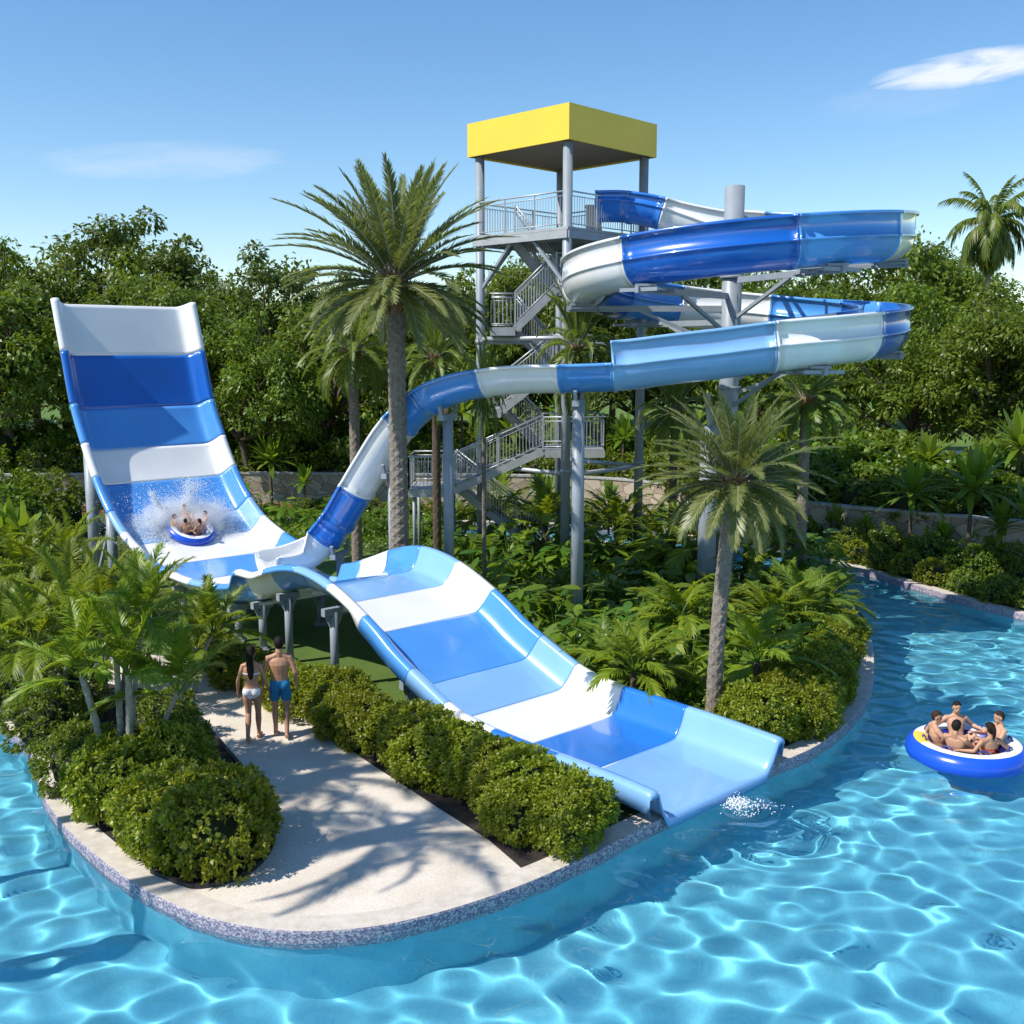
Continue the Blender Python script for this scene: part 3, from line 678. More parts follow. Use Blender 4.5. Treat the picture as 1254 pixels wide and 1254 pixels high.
def flume_leg(x, y, arcx, r=.14, arm=True):
    p, H, T, lat, N = samp(arc_at_x(arcx)); q = p - N * H
    leg(flume, (x, y, 0), (x, y, q.z - .22), r, None, .5)
    mb = MB(); t = Vector((x, y, q.z - .25)) - HC
    mb.bar(t - lat * .45, t + lat * .45, .16, .14); mb.bar(t - lat * .4 + Vector((0, 0, .05)), t - lat * .5 + Vector((0, 0, .3)), .08); mb.bar(t + lat * .4 + Vector((0, 0, .05)), t + lat * .5 + Vector((0, 0, .3)), .08)
    mb.build('saddle', M['steel'], flume)
flume_leg(1.62, 25.9, 1.62, .155); flume_leg(-1.62, 26.86, -1.62, .135); flume_leg(-3.12, 27.45, -3.12, .12); flume_leg(-4.62, 28.05, -4.62, .11)
mb = MB(); mb.tube([Vector((5.35, 28.7, 0)) - HC, Vector((5.35, 28.7, 5.0)) - HC], .25, 20); mb.box(Vector((5.35, 28.7, .05)) - HC, (.8, .8, .1))
mb.bar(Vector((5.35, 28.7, 4.9)) - HC, Vector((6.1, 29.7, 4.9)) - HC, .16); mb.bar(Vector((5.35, 28.7, 5.0)) - HC, Vector((4.8, 26.2, 5.9)) - HC, .14)
mb.build('support_leg', M['steel'], flume)

# ------------------------------------------------------------------ slide tower
TC = Vector((1.62, 35.65, 0)); tower = empty('slide_tower', TC)
tag(tower, 'open grey steel slide tower with zigzag stairs and yellow box roof', 'tower')
dirs = [Vector((0.02, -1, 0)).normalized(), Vector((1, 0.02, 0)), Vector((0.03, 1, 0)).normalized(), Vector((-1, .0, 0))]   # near, right, rear, left corners
HD = 2.66; DZ = PT(688, 277, 32.75).z - .06; RZ0 = PT(688, 170, 32.6).z; RZ1 = PT(688, 125, 32.6).z
for d in dirs:
    mb = MB(); p = d * HD; mb.tube([p + Vector((0, 0, 0)), p + Vector((0, 0, RZ0 + .06))], .15, 18); mb.box((p.x, p.y, .04), (.6, .6, .08))
    for z in (DZ + .02, 7.3, 3.3): mb.tube([p + Vector((0, 0, z - .06)), p + Vector((0, 0, z + .06))], .18, 18)
    mb.build('column', M['steel'], tower)
rc = [d * 3.06 for d in dirs]
mb = MB(); up = [p + Vector((0, 0, RZ1)) for p in rc]; lo = [p + Vector((0, 0, RZ0)) for p in rc]; inr = [p * .97 + Vector((0, 0, RZ0)) for p in rc]; ins = [p * .97 + Vector((0, 0, RZ0 + .06)) for p in rc]
for k in range(4):
    j = (k + 1) % 4; mb.add([lo[k], lo[j], up[j], up[k]], [(0, 1, 2, 3)]); mb.add([inr[k], inr[j], lo[j], lo[k]], [(0, 1, 2, 3)]); mb.add([ins[k], ins[j], inr[j], inr[k]], [(0, 1, 2, 3)])
    mb.add([up[k], up[j], up[j] * .96 + Vector((0, 0, .05)) * 1.0, up[k] * .96 + Vector((0, 0, .05))], [(0, 1, 2, 3)])
mb.add([p * .96 + Vector((0, 0, .05)) for p in up], [(0, 1, 2, 3)])
roof = mb.build('roof', M['yellow'], tower)
mb = MB(); mb.add([p * .969 + Vector((0, 0, RZ0 + .045)) for p in [q - Vector((0, 0, 0)) for q in rc]], [(3, 2, 1, 0)])
mb.build('soffit', M['soffit'], roof)
# deck with rim beam
mb = MB(); dc = [d * 2.92 for d in dirs]
for z0, z1, k in ((DZ - .02, DZ + .06, 1.0),):
    a = [p + Vector((0, 0, z0)) for p in dc]; b = [p + Vector((0, 0, z1)) for p in dc]
    mb.add(a + b, [(3, 2, 1, 0), (4, 5, 6, 7)] + [(i, (i + 1) % 4, 4 + (i + 1) % 4, 4 + i) for i in range(4)])
for k in range(4): 
    a, b = dc[k] * .985, dc[(k + 1) % 4] * .985; mb.bar(a + Vector((0, 0, DZ - .15)), b + Vector((0, 0, DZ - .15)), .10, .24)
for k in range(1, 4):
    t = k / 4; a = dc[0].lerp(dc[1], t) * .97; b = dc[3].lerp(dc[2], t) * .97; mb.bar(a + Vector((0, 0, DZ - .12)), b + Vector((0, 0, DZ - .12)), .08, .18)
mb.build('deck', M['deckgrey'], tower)
def railing(line, name='railing', h=1.05, parent=tower, gap=.115):
    mb = MB(); line = [Vector(p) for p in line]
    for a, b in zip(line[:-1], line[1:]):
        d = b - a; L = d.length; n = max(1, int(L / gap)); Z = Vector((0, 0, 1))
        mb.tube([a + Z * h, b + Z * h], .026, 8); mb.tube([a + Z * .10, b + Z * .10], .018, 6); mb.tube([a + Z * (h - .13), b + Z * (h - .13)], .016, 6)
        for k in range(1, n): 
            p = a + d * (k / n); mb.bar(p + Z * .10, p + Z * (h - .13), .018)
        m = max(1, int(round(L / 1.5)))
        for k in range(m + 1): p = a + d * (k / m); mb.bar(p, p + Z * h, .05)
    return mb.build(name, M['rail'], parent)
for k, (t0, t1) in enumerate(((0.02, .98), (.02, .98), (.02, .98), (.02, .98))):
    a, b = dc[k] * .965, dc[(k + 1) % 4] * .965
    if k == 1:   # the side where the flume leaves
        railing([a.lerp(b, .0) + Vector((0, 0, DZ + .06)), a.lerp(b, .18) + Vector((0, 0, DZ + .06))]); railing([a.lerp(b, .62) + Vector((0, 0, DZ + .06)), b + Vector((0, 0, DZ + .06))])
    else: railing([a.lerp(b, t0) + Vector((0, 0, DZ + .06)), a.lerp(b, t1) + Vector((0, 0, DZ + .06))])
# flume start basin and control box on deck
mb = MB(); q = Vector((1.0, -.6, DZ + .06)); mb.box(q + Vector((0, 0, .42)), (.5, .4, .84)); mb.box(q + Vector((0, 0, .87)), (.56, .46, .06)); mb.build('control_box', M['concrete'], tower)
# beams and braces
c4 = [d * HD for d in dirs]
for k, z in ((3, 7.4), (0, 3.15), (1, 3.15), (2, 7.3), (0, 7.2), (3, 3.2)):
    brace(tower, TC + c4[k] + Vector((0, 0, z)), TC + c4[(k + 1) % 4] + Vector((0, 0, z)), .075, 'tie_beam', 'rail', True)
for k in range(4):
    a = c4[k]; c = -a.normalized()
    for j in (k + 1, k - 1):
        e = (c4[j % 4] - a).normalized(); brace(tower, TC + a + Vector((0, 0, DZ - 1.7)), TC + a + e * 1.4 + Vector((0, 0, DZ - .25)), .09, 'knee_brace')
# stairs: flights run left-right, front lane and rear lane
def flight(x0, z0, x1, z1, yc, w=.95):
    root = None; mb = MB(); n = max(3, int(abs(z1 - z0) / .18)); dx = (x1 - x0) / n; dz = (z1 - z0) / n
    for k in range(n): mb.box((x0 + dx * (k + .5), yc, z0 + dz * (k + 1) - .02), (abs(dx) + .03, w - .04, .04))
    for s in (-1, 1):
        y = yc + s * w / 2; mb.bar((x0, y, z0 - .06), (x1, y, z1 - .06), .05, .24)
    f = mb.build('stair_flight', M['deckgrey'], tower)
    for s in (-1, 1): railing([(x0, yc + s * w / 2, z0 + .06), (x1, yc + s * w / 2, z1 + .06)], parent=f, name='handrail')
def landing(x0, x1, y0, y1, z, open_sides=''):
    mb = MB(); mb.box(((x0 + x1) / 2, (y0 + y1) / 2, z - .04), (x1 - x0, y1 - y0, .08)); 
    for y in (y0 + .03, y1 - .03): mb.bar((x0, y, z - .17), (x1, y, z - .17), .06, .18)
    for x in (x0 + .03, x1 - .03): mb.bar((x, y0 + .06, z - .17), (x, y1 - .06, z - .17), .06, .18)
    l = mb.build('landing', M['deckgrey'], tower)
    for s, a, b in (('f', (x0, y0, z), (x1, y0, z)), ('b', (x0, y1, z), (x1, y1, z)), ('l', (x0, y0, z), (x0, y1, z)), ('r', (x1, y0, z), (x1, y1, z))):
        if s not in open_sides: railing([a, b], parent=l, name='railing')
FY, BY = -.95, .15      # lanes relative to tower centre
LX = -TC.x
flight(LX + 1.2, 0.1, LX - 1.9, 2.56, BY); landing(LX - 3.35, LX - 1.9, FY - .48, BY + .48, 2.56, 'r')
flight(LX - 1.9, 2.56, LX + 1.0, 3.85, FY); landing(LX + 1.0, LX + 3.0, FY - .48, BY + .48, 3.85, 'l')
flight(LX + 1.0, 3.85, LX - .35, 5.15, BY); landing(LX - 1.0, LX - .35, FY - .48, BY + .48, 5.15, 'r')
flight(LX - .35, 5.15, LX + 1.3, 6.45, FY); landing(LX + 1.3, LX + 2.6, FY - .48, BY + .48, 6.45, 'l')
flight(LX + 1.3, 6.45, LX + .1, 7.75, BY); landing(LX - .7, LX + .1, FY - .48, BY + .48, 7.75, 'r')
flight(LX + .1, 7.75, LX + 1.4, 9.0, FY); landing(LX + 1.4, LX + 2.5, FY - .48, BY + .48, 9.0, 'l')
flight(LX + 1.4, 9.0, LX + .1, 10.55, BY)
for x in (LX - 3.2, LX - 2.0):
    for y in (FY - .35, BY + .35): brace(tower, TC + Vector((x, y, 0)), TC + Vector((x, y, 2.35)), .055, 'landing_post', 'steel', True)

# ------------------------------------------------------------------ plants
BLADE = ((0, .18), (.45, 1), (1, 0))
def bush_mesh(name, rx, ry, rz, seed, leafm, L=.075, W=.042, tufts=520, per=15, lump=.14, flat_bottom=.62):
    global rng
    rng = np.random.default_rng(seed); lv = Leaves()
    d = rand_dirs(tufts * 2); d = d[d[:, 2] > -flat_bottom][:tufts]; n = len(d)
    ph = rng.uniform(0, 6.28, 6)
    def rad(d): return 1 + lump * (np.sin(3.1 * d[:, 0] + 2 * d[:, 2] + ph[0]) * .5 + np.sin(4.7 * d[:, 1] - 2.2 * d[:, 0] + ph[1]) * .5 + np.sin(7.3 * d[:, 2] + 5 * d[:, 1] + ph[2]) * .35)
    S = np.array([rx, ry, rz]); c = d * rad(d)[:, None] * S * rng.uniform(.86, 1.04, (n, 1)); c[:, 2] = np.maximum(c[:, 2] + rz * .78, rng.uniform(.03, .10, n))
    nrm = unit(d / S); nrm = unit(nrm + np.array([0, 0, .45]) + rng.normal(size=(n, 3)) * .28)
    P = np.repeat(c, per, 0); Nn = np.repeat(nrm, per, 0); dirs = unit(Nn * rng.uniform(.2, 1.2, (n * per, 1)) + rand_dirs(n * per) * .85)
    P = P + dirs * .02 + rand_dirs(n * per) * L * .55
    side = np.cross(dirs, Nn + rand_dirs(n * per) * .5)
    sz = rng.uniform(.65, 1.25, n * per)
    lv.add(P, dirs, side, L * sz, W * sz, .15, BLADE, .3)
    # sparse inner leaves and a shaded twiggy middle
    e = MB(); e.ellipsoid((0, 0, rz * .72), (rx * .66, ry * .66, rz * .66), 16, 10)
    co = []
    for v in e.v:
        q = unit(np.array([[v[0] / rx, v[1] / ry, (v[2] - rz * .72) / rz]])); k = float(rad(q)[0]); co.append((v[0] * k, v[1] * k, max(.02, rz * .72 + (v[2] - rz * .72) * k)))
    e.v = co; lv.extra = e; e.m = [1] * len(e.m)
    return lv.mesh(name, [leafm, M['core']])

def tree_meshes(seed, leafm, H=10.0, cr=4.0, clumps=105, per=140, L=.26, W=.135):
    global rng
    rng = np.random.default_rng(seed); mb = MB(); lv = Leaves()
    tr = [(0, 0, 0), (rng.normal() * .1, rng.normal() * .1, H * .18), (rng.normal() * .25, rng.normal() * .25, H * .36)]
    mb.tube(catmull(tr, 4), [.24 - .011 * i for i in range(9)], 10)
    cz = H * .60; C = []
    k = 0
    while len(C) < clumps:
        d = rand_dirs(1)[0]
        if d[2] < -.75: continue
        r = rng.uniform(.45, 1.0) ** .6 * (1 + .22 * math.sin(3 * d[0] + seed) + .2 * math.sin(4 * d[1] + 2 * seed) + .15 * math.sin(5 * d[2] + seed))
        C.append((d[0] * cr * r, d[1] * cr * r, cz + d[2] * H * .36 * r))
    C = np.array(C)
    for c in C[::3]:
        s = Vector(tr[2]) if c[2] > H * .5 else Vector(tr[2]) * .75; m = s.lerp(Vector(c), .5) + Vector(rng.normal(size=3) * .25)
        mb.tube(catmull([s, m, Vector(c)], 3), [.10, .088, .075, .06, .045, .03, .018], 6)
    rc = rng.uniform(.62, 1.12, len(C))
    P = np.repeat(C, per, 0); R_ = np.repeat(rc, per)[:, None]; d = rand_dirs(len(P)); d[:, 2] = d[:, 2] * .75 + .12; d = unit(d)
    sub = np.repeat(rand_dirs(len(C) * 10), per // 10, 0)   # twig ends inside each clump
    d = unit(d * .55 + sub * .8)
    P = P + d * R_ * rng.uniform(.55, 1.05, (len(P), 1)) * np.array([1, 1, .8])
    D = unit(d * .6 + rand_dirs(len(P)) * .8 + np.array([0, 0, -.35])); N_ = unit(d + np.array([0, 0, .8]) + rand_dirs(len(P)) * .5)
    sz = rng.uniform(.7, 1.3, len(P)); lv.add(P, D, np.cross(D, N_), L * sz, W * sz, .25, BLADE, .25)
    return mb.mesh('trunk', M['bark']), lv.mesh('crown', [leafm])

def frond(lv, base, azm, el0, droop, length, nl, ll, lw, a0=70, a1=25, vee=25, hang=.25, rr=.016, twist=0.0, t0=.12, lens=((.1, .55), (.3, .95), (.6, 1), (.9, .62), (1, .35))):
    n = 12; p = np.array(base, float); pts = [p]; el = el0; tans = []
    for i in range(n):
        t = (i + .5) / n; e = el0 - droop * t ** 1.35; a = azm + twist * t
        T = np.array([math.cos(e) * math.cos(a), math.cos(e) * math.sin(a), math.sin(e)]); tans.append(T); p = p + T * length / n; pts.append(p)
    pts = np.array(pts); tans = np.array(tans + [tans[-1]])
    t = np.linspace(t0, 1, nl); x = t * n
    P = np.stack([np.interp(x, np.arange(n + 1), pts[:, k]) for k in range(3)], 1); T = unit(np.stack([np.interp(x, np.arange(n + 1), tans[:, k]) for k in range(3)], 1))
    Sd = np.cross(T, np.array([0, 0, 1.0])); ln = np.linalg.norm(Sd, axis=1, keepdims=True); alt = np.array([math.sin(azm), -math.cos(azm), 0]); Sd = np.where(ln > .15, Sd / (ln + 1e-9), alt); Up = np.cross(Sd, T)
    ang = np.radians(np.interp(t, [0, 1], [a0, a1])); prof = np.interp(t, [q[0] for q in lens], [q[1] for q in lens])
    for sg in (-1, 1):
        v = np.radians(vee + rng.normal(size=nl) * 7)[:, None]; ag = (ang + rng.normal(size=nl) * .09)[:, None]
        D = T * np.cos(ag) + (sg * Sd * np.cos(v) + Up * np.sin(v)) * np.sin(ag)
        lv.add(P, D, T - D * np.sum(T * D, 1, keepdims=True), ll * prof * rng.uniform(.88, 1.1, nl), lw * np.clip(prof + .2, .4, 1), hang * rng.uniform(.6, 1.4, nl), ((0, .55), (.4, 1), (1, 0)))
    lv.extra.tube(pts[::2], [rr * (1 - .85 * k / (len(pts[::2]) - 1)) for k in range(len(pts[::2]))], 5, 1, False)

def palm_trunk(H, r0, r1, lean=(0, 0), pattern=0.10, rows=4.2, m='palmbark', nseg=None):
    n = 40; ns = nseg or max(24, int(H * rows * 5)); vs = []
    for i in range(ns + 1):
        t = i / ns; z = t * H; r = r0 + (r1 - r0) * t ** .7
        if t < .05: r *= 1.25 - 5 * t
        cx = lean[0] * t ** 2; cy = lean[1] * t ** 2
        for k in range(n):
            a = 2 * math.pi * k / n
            u = a / (2 * math.pi) * 5; q = z * rows
            f = max(abs(((u + q) % 1) - .5), abs(((u - q) % 1) - .5)) * 2
            rr = r * (1 + pattern * (f - .55) + .03 * mnoise.noise(Vector((a * 3, z * 9, 0))))
            vs.append((cx + rr * math.cos(a), cy + rr * math.sin(a), z))
    mb = MB(); mb.add(vs, [(i * n + k, i * n + (k + 1) % n, (i + 1) * n + (k + 1) % n, (i + 1) * n + k) for i in range(ns) for k in range(n)], 0, False)
    return mb.mesh('trunk', M[m])
def date_palm(seed, H, r0, r1, FL, nf=58, leafm='leaf_date', lean=(0, 0), ll=.40, lw=.036, nl=52, elmin=-38, elmax=86, droop=(.75, 1.25), boots=True, bark='palmbark', vee=25, hang=.22, pattern=.1, curve=1.0):
    global rng
    rng = np.random.default_rng(seed); root = empty('palm_tree'); link('trunk', palm_trunk(H, r0, r1, lean, pattern, m=bark), root)
    lv = Leaves(); top = np.array([lean[0], lean[1], H])
    for i in range(nf):
        t = (i + .5) / nf; el = R(elmax + (elmin - elmax) * t ** .85 + rng.normal() * 5); a = i * 2.39996 + rng.normal() * .15
        L = FL * rng.uniform(.86, 1.08) * (.82 + .18 * math.sin(math.pi * min(1, t * 1.3 + .15)))
        frond(lv, top + np.array([math.cos(a) * r1 * .7, math.sin(a) * r1 * .7, -.25 * FL / 3 * t]), a, el, rng.uniform(*droop) * curve * (.45 + .55 * math.cos(max(el, 0)) + .1), L, nl, ll, lw, 62, 22, vee, hang, rr=.022 * FL / 3, twist=rng.normal() * .18)
    link('crown', lv.mesh('crown', [M[leafm], M['cane']]), root)
    if boots:
        bl = Leaves(); nb = 150; z = rng.uniform(-.95, -.02, nb) * FL / 3.2; a = rng.uniform(0, 6.28, nb)
        r = r1 * (1.02 + .55 * np.clip(1 + z / (.8 * FL / 3.2), 0, 1)); P = np.stack([lean[0] + r * np.cos(a), lean[1] + r * np.sin(a), H + z], 1)
        D = np.stack([np.cos(a) * .55, np.sin(a) * .55, np.full(nb, .85)], 1); S = np.stack([-np.sin(a), np.cos(a), np.zeros(nb)], 1)
        bl.add(P, D, S, .26 * FL / 3.2, .13 * FL / 3.2, -.1, ((0, 1), (.6, .7), (1, .3)), .5)
        e = bl.extra; rb = r1 * 1.0
        e.tube([(lean[0], lean[1], H - .95 * FL / 3.2), (lean[0], lean[1], H - .5 * FL / 3.2), (lean[0], lean[1], H + .02)], [rb * 1.0, rb * 1.35, rb * 1.25], 16, 0)
        link('leaf_base', bl.mesh('leaf_base', [M['boot']]), root)
    return root
def cane_palm(seed, stems, FL=1.5, nf=9, ll=.44, lw=.030, leafm='leaf_cane'):
    """several ringed canes from one base, each with its own spray of fronds"""
    global rng
    rng = np.random.default_rng(seed); root = empty('cane_palm'); lv = Leaves()
    for (x, y, lx, ly, h, r) in stems:
        pts = catmull([(x, y, 0), (x + lx * .3, y + ly * .3, h * .5), (x + lx, y + ly, h)], 12)
        mb = MB(); mb.tube(pts, [r * (1.25 - .35 * i / 24) * (1.1 if i % 2 else .96) for i in range(len(pts))], 12); mb.build('cane', M['cane'], root)
        a0 = rng.uniform(0, 6.28)
        for i in range(nf):
            t = i / (nf - 1); el = R(84 - 62 * t + rng.normal() * 5); a = a0 + i * 2.39996
            frond(lv, (x + lx, y + ly, h - .1 * t), a, el, rng.uniform(.75, 1.2) * (.5 + .6 * t), FL * 1.12 * rng.uniform(.85, 1.1), 58, ll, lw, 60, 24, 28, .40, rr=.014, twist=rng.normal() * .2, t0=.22)
    link('crown', lv.mesh('crown', [M[leafm], M['leaf_lime']]), root)
    return root
def dwarf_palm(seed, H=.5, FL=1.25, nf=17, leafm='leaf_palm', ll=.34, lw=.042, nl=32, elmin=8, tr=.07):
    global rng
    rng = np.random.default_rng(seed); root = empty('dwarf_palm'); lv = Leaves()
    mb = MB(); mb.tube([(0, 0, 0), (.02, .01, H * .5), (.03, 0, H)], [tr * 1.2, tr, tr * .9], 10); mb.build('trunk', M['palmbark_dark'], root)
    for i in range(nf):
        t = i / (nf - 1); frond(lv, (.03, 0, H), i * 2.39996 + rng.normal() * .2, R(80 + (elmin - 80) * t), rng.uniform(.7, 1.25), FL * rng.uniform(.8, 1.1), nl, ll, lw, 58, 18, 18, .32, rr=.013, t0=.28, twist=rng.normal() * .2)
    link('crown', lv.mesh('crown', [M[leafm], M['leaf_lime']]), root); return root
PADDLE = ((0, .12), (.15, .62), (.45, 1), (.75, .72), (1, 0))
def broad_plant(seed, n=46, L=.48, W=.20, h=.95, spread=.55, leafm='leaf_broad'):
    global rng
    rng = np.random.default_rng(seed); root = empty('leafy_plant'); lv = Leaves()
    a = rng.uniform(0, 6.28, n); t = rng.uniform(0.05, 1, n) ** .6; r = spread * t; z = h * (1.0 - .62 * t ** 2) * rng.uniform(.6, 1.08, n)
    P = np.stack([r * np.cos(a), r * np.sin(a), z], 1); el = R(40) - t * R(55) + rng.normal(size=n) * .25
    D = np.stack([np.cos(el) * np.cos(a), np.cos(el) * np.sin(a), np.sin(el)], 1); S = np.stack([-np.sin(a), np.cos(a), rng.normal(size=n) * .25], 1)
    sz = rng.uniform(.7, 1.2, n); lv.add(P, D, S, L * sz, W * sz, .45, PADDLE, .35)
    mb = MB()
    for p in P[:: 2]:
        mb.tube([(0, 0, 0), (p[0] * .35, p[1] * .35, p[2] * .65), tuple(p)], [.014, .012, .007], 5, 0, False)
    mb.build('stem', M['leaf_broad'], root); link('foliage', lv.mesh('foliage', [M[leafm]]), root); return root
def strap_plant(seed, H=1.4, n=34, L=.85, W=.12, leafm='leaf_lime', heads=((0, 0),), tr=.045):
    """thin dark trunk with a rosette of long strap leaves"""
    global rng
    rng = np.random.default_rng(seed); root = empty('strap_plant'); lv = Leaves(); mb = MB()
    for hx, hy in heads:
        hh = H * rng.uniform(.85, 1.1); mb.tube(catmull([(0, 0, 0), (hx * .4, hy * .4, hh * .5), (hx, hy, hh)], 4), [tr * (1.2 - .05 * i) for i in range(9)], 8)
        t = np.linspace(0, 1, n); a = np.arange(n) * 2.39996 + rng.normal(size=n) * .2; el = R(82) - t * R(75) + rng.normal(size=n) * .1
        P = np.stack([hx + .03 * np.cos(a), hy + .03 * np.sin(a), hh + .12 * (1 - t)], 1); D = np.stack([np.cos(el) * np.cos(a), np.cos(el) * np.sin(a), np.sin(el)], 1); S = np.stack([-np.sin(a), np.cos(a), 0 * a], 1)
        sz = rng.uniform(.75, 1.15, n); lv.add(P, D, S, L * sz, W * sz, .10 + .5 * t, ((0, .5), (.25, .9), (.55, 1), (.8, .7), (1, 0)), .4)
    mb.build('trunk', M['palmbark_dark'], root); link('crown', lv.mesh('crown', [M[leafm]]), root); return root

class Pool:
    """first placement uses the original, later ones are copies"""
    def __init__(s, objs): s.o = list(objs); s.used = [False] * len(objs)
    def put(s, i, loc, scale=1.0, rz=0.0, label=None, cat=None, group=None):
        i %= len(s.o)
        o = s.o[i] if not s.used[i] else copy_tree(s.o[i]); s.used[i] = True
        o.location = loc; o.rotation_euler = (0, 0, rz); o.scale = (scale,) * 3 if not hasattr(scale, '__len__') else scale
        tag(o, label, cat, group); return o
    def done(s):
        for u, o in zip(s.used, s.o):
            if not u:
                for c in list(o.children): bpy.data.objects.remove(c)
                bpy.data.objects.remove(o)

# ---- trees behind the wall
def tree(seed, leafm, **k):
    r = empty('broadleaf_tree'); t, c = tree_meshes(seed, M[leafm], **k); link('trunk', t, r); link('crown', c, r); return r
trees = Pool([tree(21, 'leaf_tree'), tree(22, 'leaf_tree2', cr=3.6), tree(23, 'leaf_tree', cr=4.4, clumps=118), tree(24, 'leaf_tree2', clumps=120, cr=4.2), tree(25, 'leaf_tree', cr=3.7, L=.22, W=.12, per=170)])
TG = 'broadleaf trees behind the garden wall'
for (px, ty, Y, v, lab) in (
    (8, 322, 50, 0, 'bushy green tree cut by the photo edge beside the drop slide'), (78, 300, 55, 2, 'green tree directly behind the top left corner of the drop slide'),
    (158, 266, 60, 1, 'tallest dark tree rising above the white top of the drop slide'), (238, 332, 51, 4, 'light green tree beside the white top corner of the drop slide'),
    (322, 318, 57, 1, 'dark round-topped tree between the drop slide and the tall date palm'), (298, 400, 48, 0, 'lower green tree beside the right rim of the drop slide'), (392, 372, 50, 2, 'green tree directly behind the medium date palm'),
    (462, 345, 58, 3, 'dark tree behind the trunk of the tall date palm'), (548, 350, 53, 0, 'green tree between the tall date palm and the tower column'),
    (632, 300, 60, 4, 'tree seen through the tower just under its deck'), (712, 345, 54, 3, 'dark tree behind the near tower column'), (785, 352, 57, 2, 'green tree behind the right tower column and flume coils'),
    (862, 318, 60, 1, 'tree seen between the coils beside the grey pole'), (938, 336, 53, 0, 'green tree under the upper coil right of the grey pole'), (1002, 328, 58, 3, 'dark tree under the outer end of the upper coil'),
    (1058, 345, 52, 2, 'green tree behind the outer bend of the lower coil'), (1132, 272, 58, 4, 'tall light tree beside the lone feathery palm'), (1118, 395, 46, 2, 'dense low tree above the stone wall right of the lower coil'),
    (1200, 372, 45, 0, 'dense green tree under the lone feathery palm'), (1268, 366, 46, 3, 'dark tree at the photo edge above the stone wall'), (-60, 330, 52, 3, 'dark tree outside the drop slide at the photo edge')):
    p = PT(px, 430, Y); z0 = 1.1; h = PT(px, ty, Y).z - z0
    k = h / 9.9; trees.put(v, (p.x, p.y, z0), (k * (1.12 if h < 9 else 1.0), k * 1.05, k), random.uniform(0, 6.28), lab, 'tree', TG)
FT = 'distant trees filling the gaps'
for i, (px, ty, Y) in enumerate(((-90, 345, 84), (40, 335, 78), (200, 330, 82), (280, 350, 80), (360, 352, 78), (430, 350, 84), (510, 352, 80), (590, 345, 84), (670, 345, 82), (750, 350, 86), (830, 345, 80), (905, 350, 84), (975, 345, 82), (1040, 350, 84), (1090, 340, 80), (1170, 352, 84), (1240, 380, 82), (1330, 360, 80))):
    p = PT(px, 430, Y); h = PT(px, ty, Y).z - 1.1; k = h / 9.9
    trees.put(i, (p.x, p.y, 1.1), (k * 1.15, k * 1.1, k), i * 1.3, 'distant green tree seen only through gaps between the nearer trees', 'tree', FT)
trees.done()

# ---- date palms
o = date_palm(31, PT(490, 338, 26.35).z, .23, .205, 3.15, nf=90, nl=84, ll=.42, lw=.040, hang=.10, elmin=-26, curve=.66, pattern=.2, vee=18); o.location = (-2.83, 26.35, 0); tag(o, 'tallest date palm, standing between the hump of the raft slide and the tower', 'palm tree', 'date palms')
o = date_palm(32, 4.7, .145, .13, 1.85, nf=80, lean=(.30, .1), ll=.31, lw=.024, nl=72, hang=.12, elmin=-30, curve=.8, pattern=.16, vee=20); o.location = (3.80, 19.25, 0); tag(o, 'leaning date palm with grey-green crown beside the slide run-out', 'palm tree', 'date palms')
dp = Pool([date_palm(33, 7.1, .19, .17, 2.1, nf=50, ll=.38, lw=.036, nl=54, leafm='leaf_palm', hang=.14), date_palm(34, 5.6, .18, .16, 2.0, nf=48, ll=.36, lw=.036, nl=52, leafm='leaf_palm', hang=.14, bark='palmbark_dark')])
for (i, px, cy, Y, s, lab) in ((0, 432, 428, 33.0, 1.0, 'medium date palm with ringed trunk between drop slide and tallest palm'), (1, 533, 436, 31.2, .0, 'date palm with dark trunk just right of the tallest palm'), (1, 706, 424, 31.0, 0, 'date palm whose crown shows in front of the near tower column'),
                           (0, 592, 478, 29.4, 0, 'slim palm under the descending flume beside the left tower column'), (1, 828, 500, 32.5, 0, 'date palm under the lower coil left of the grey pole'), (0, 990, 486, 31.5, 0, 'date palm under the lower coil right of the grey pole')):
    p = PT(px, 430, Y); z = CAMZ + (430 - cy) * Y / 1300; k = z / (7.1 if i == 0 else 5.6)
    if s: k = s
    sx_ = 1.0 if px != 592 else .45
    dp.put(i, (p.x, Y, 0), (sx_ * (.9 if px > 900 or px < 500 else .72), sx_ * (.9 if px > 900 or px < 500 else .72), k), px, lab, 'palm tree', 'date palms')
o = date_palm(36, 10.5, .14, .11, 2.6, nf=48, ll=.55, lw=.075, nl=40, leafm='leaf_palm', elmin=-70, elmax=80, droop=(1.2, 1.9), boots=False, vee=-15, hang=.55, pattern=.03, bark='palmbark')
p = PT(1204, 430, 50); o.location = (p.x, 50, 1.1); o.scale = (.92, .92, (PT(1204, 268, 50).z - 1.1) / 10.5); tag(o, 'lone feathery palm rising above the trees against the sky', 'palm tree')

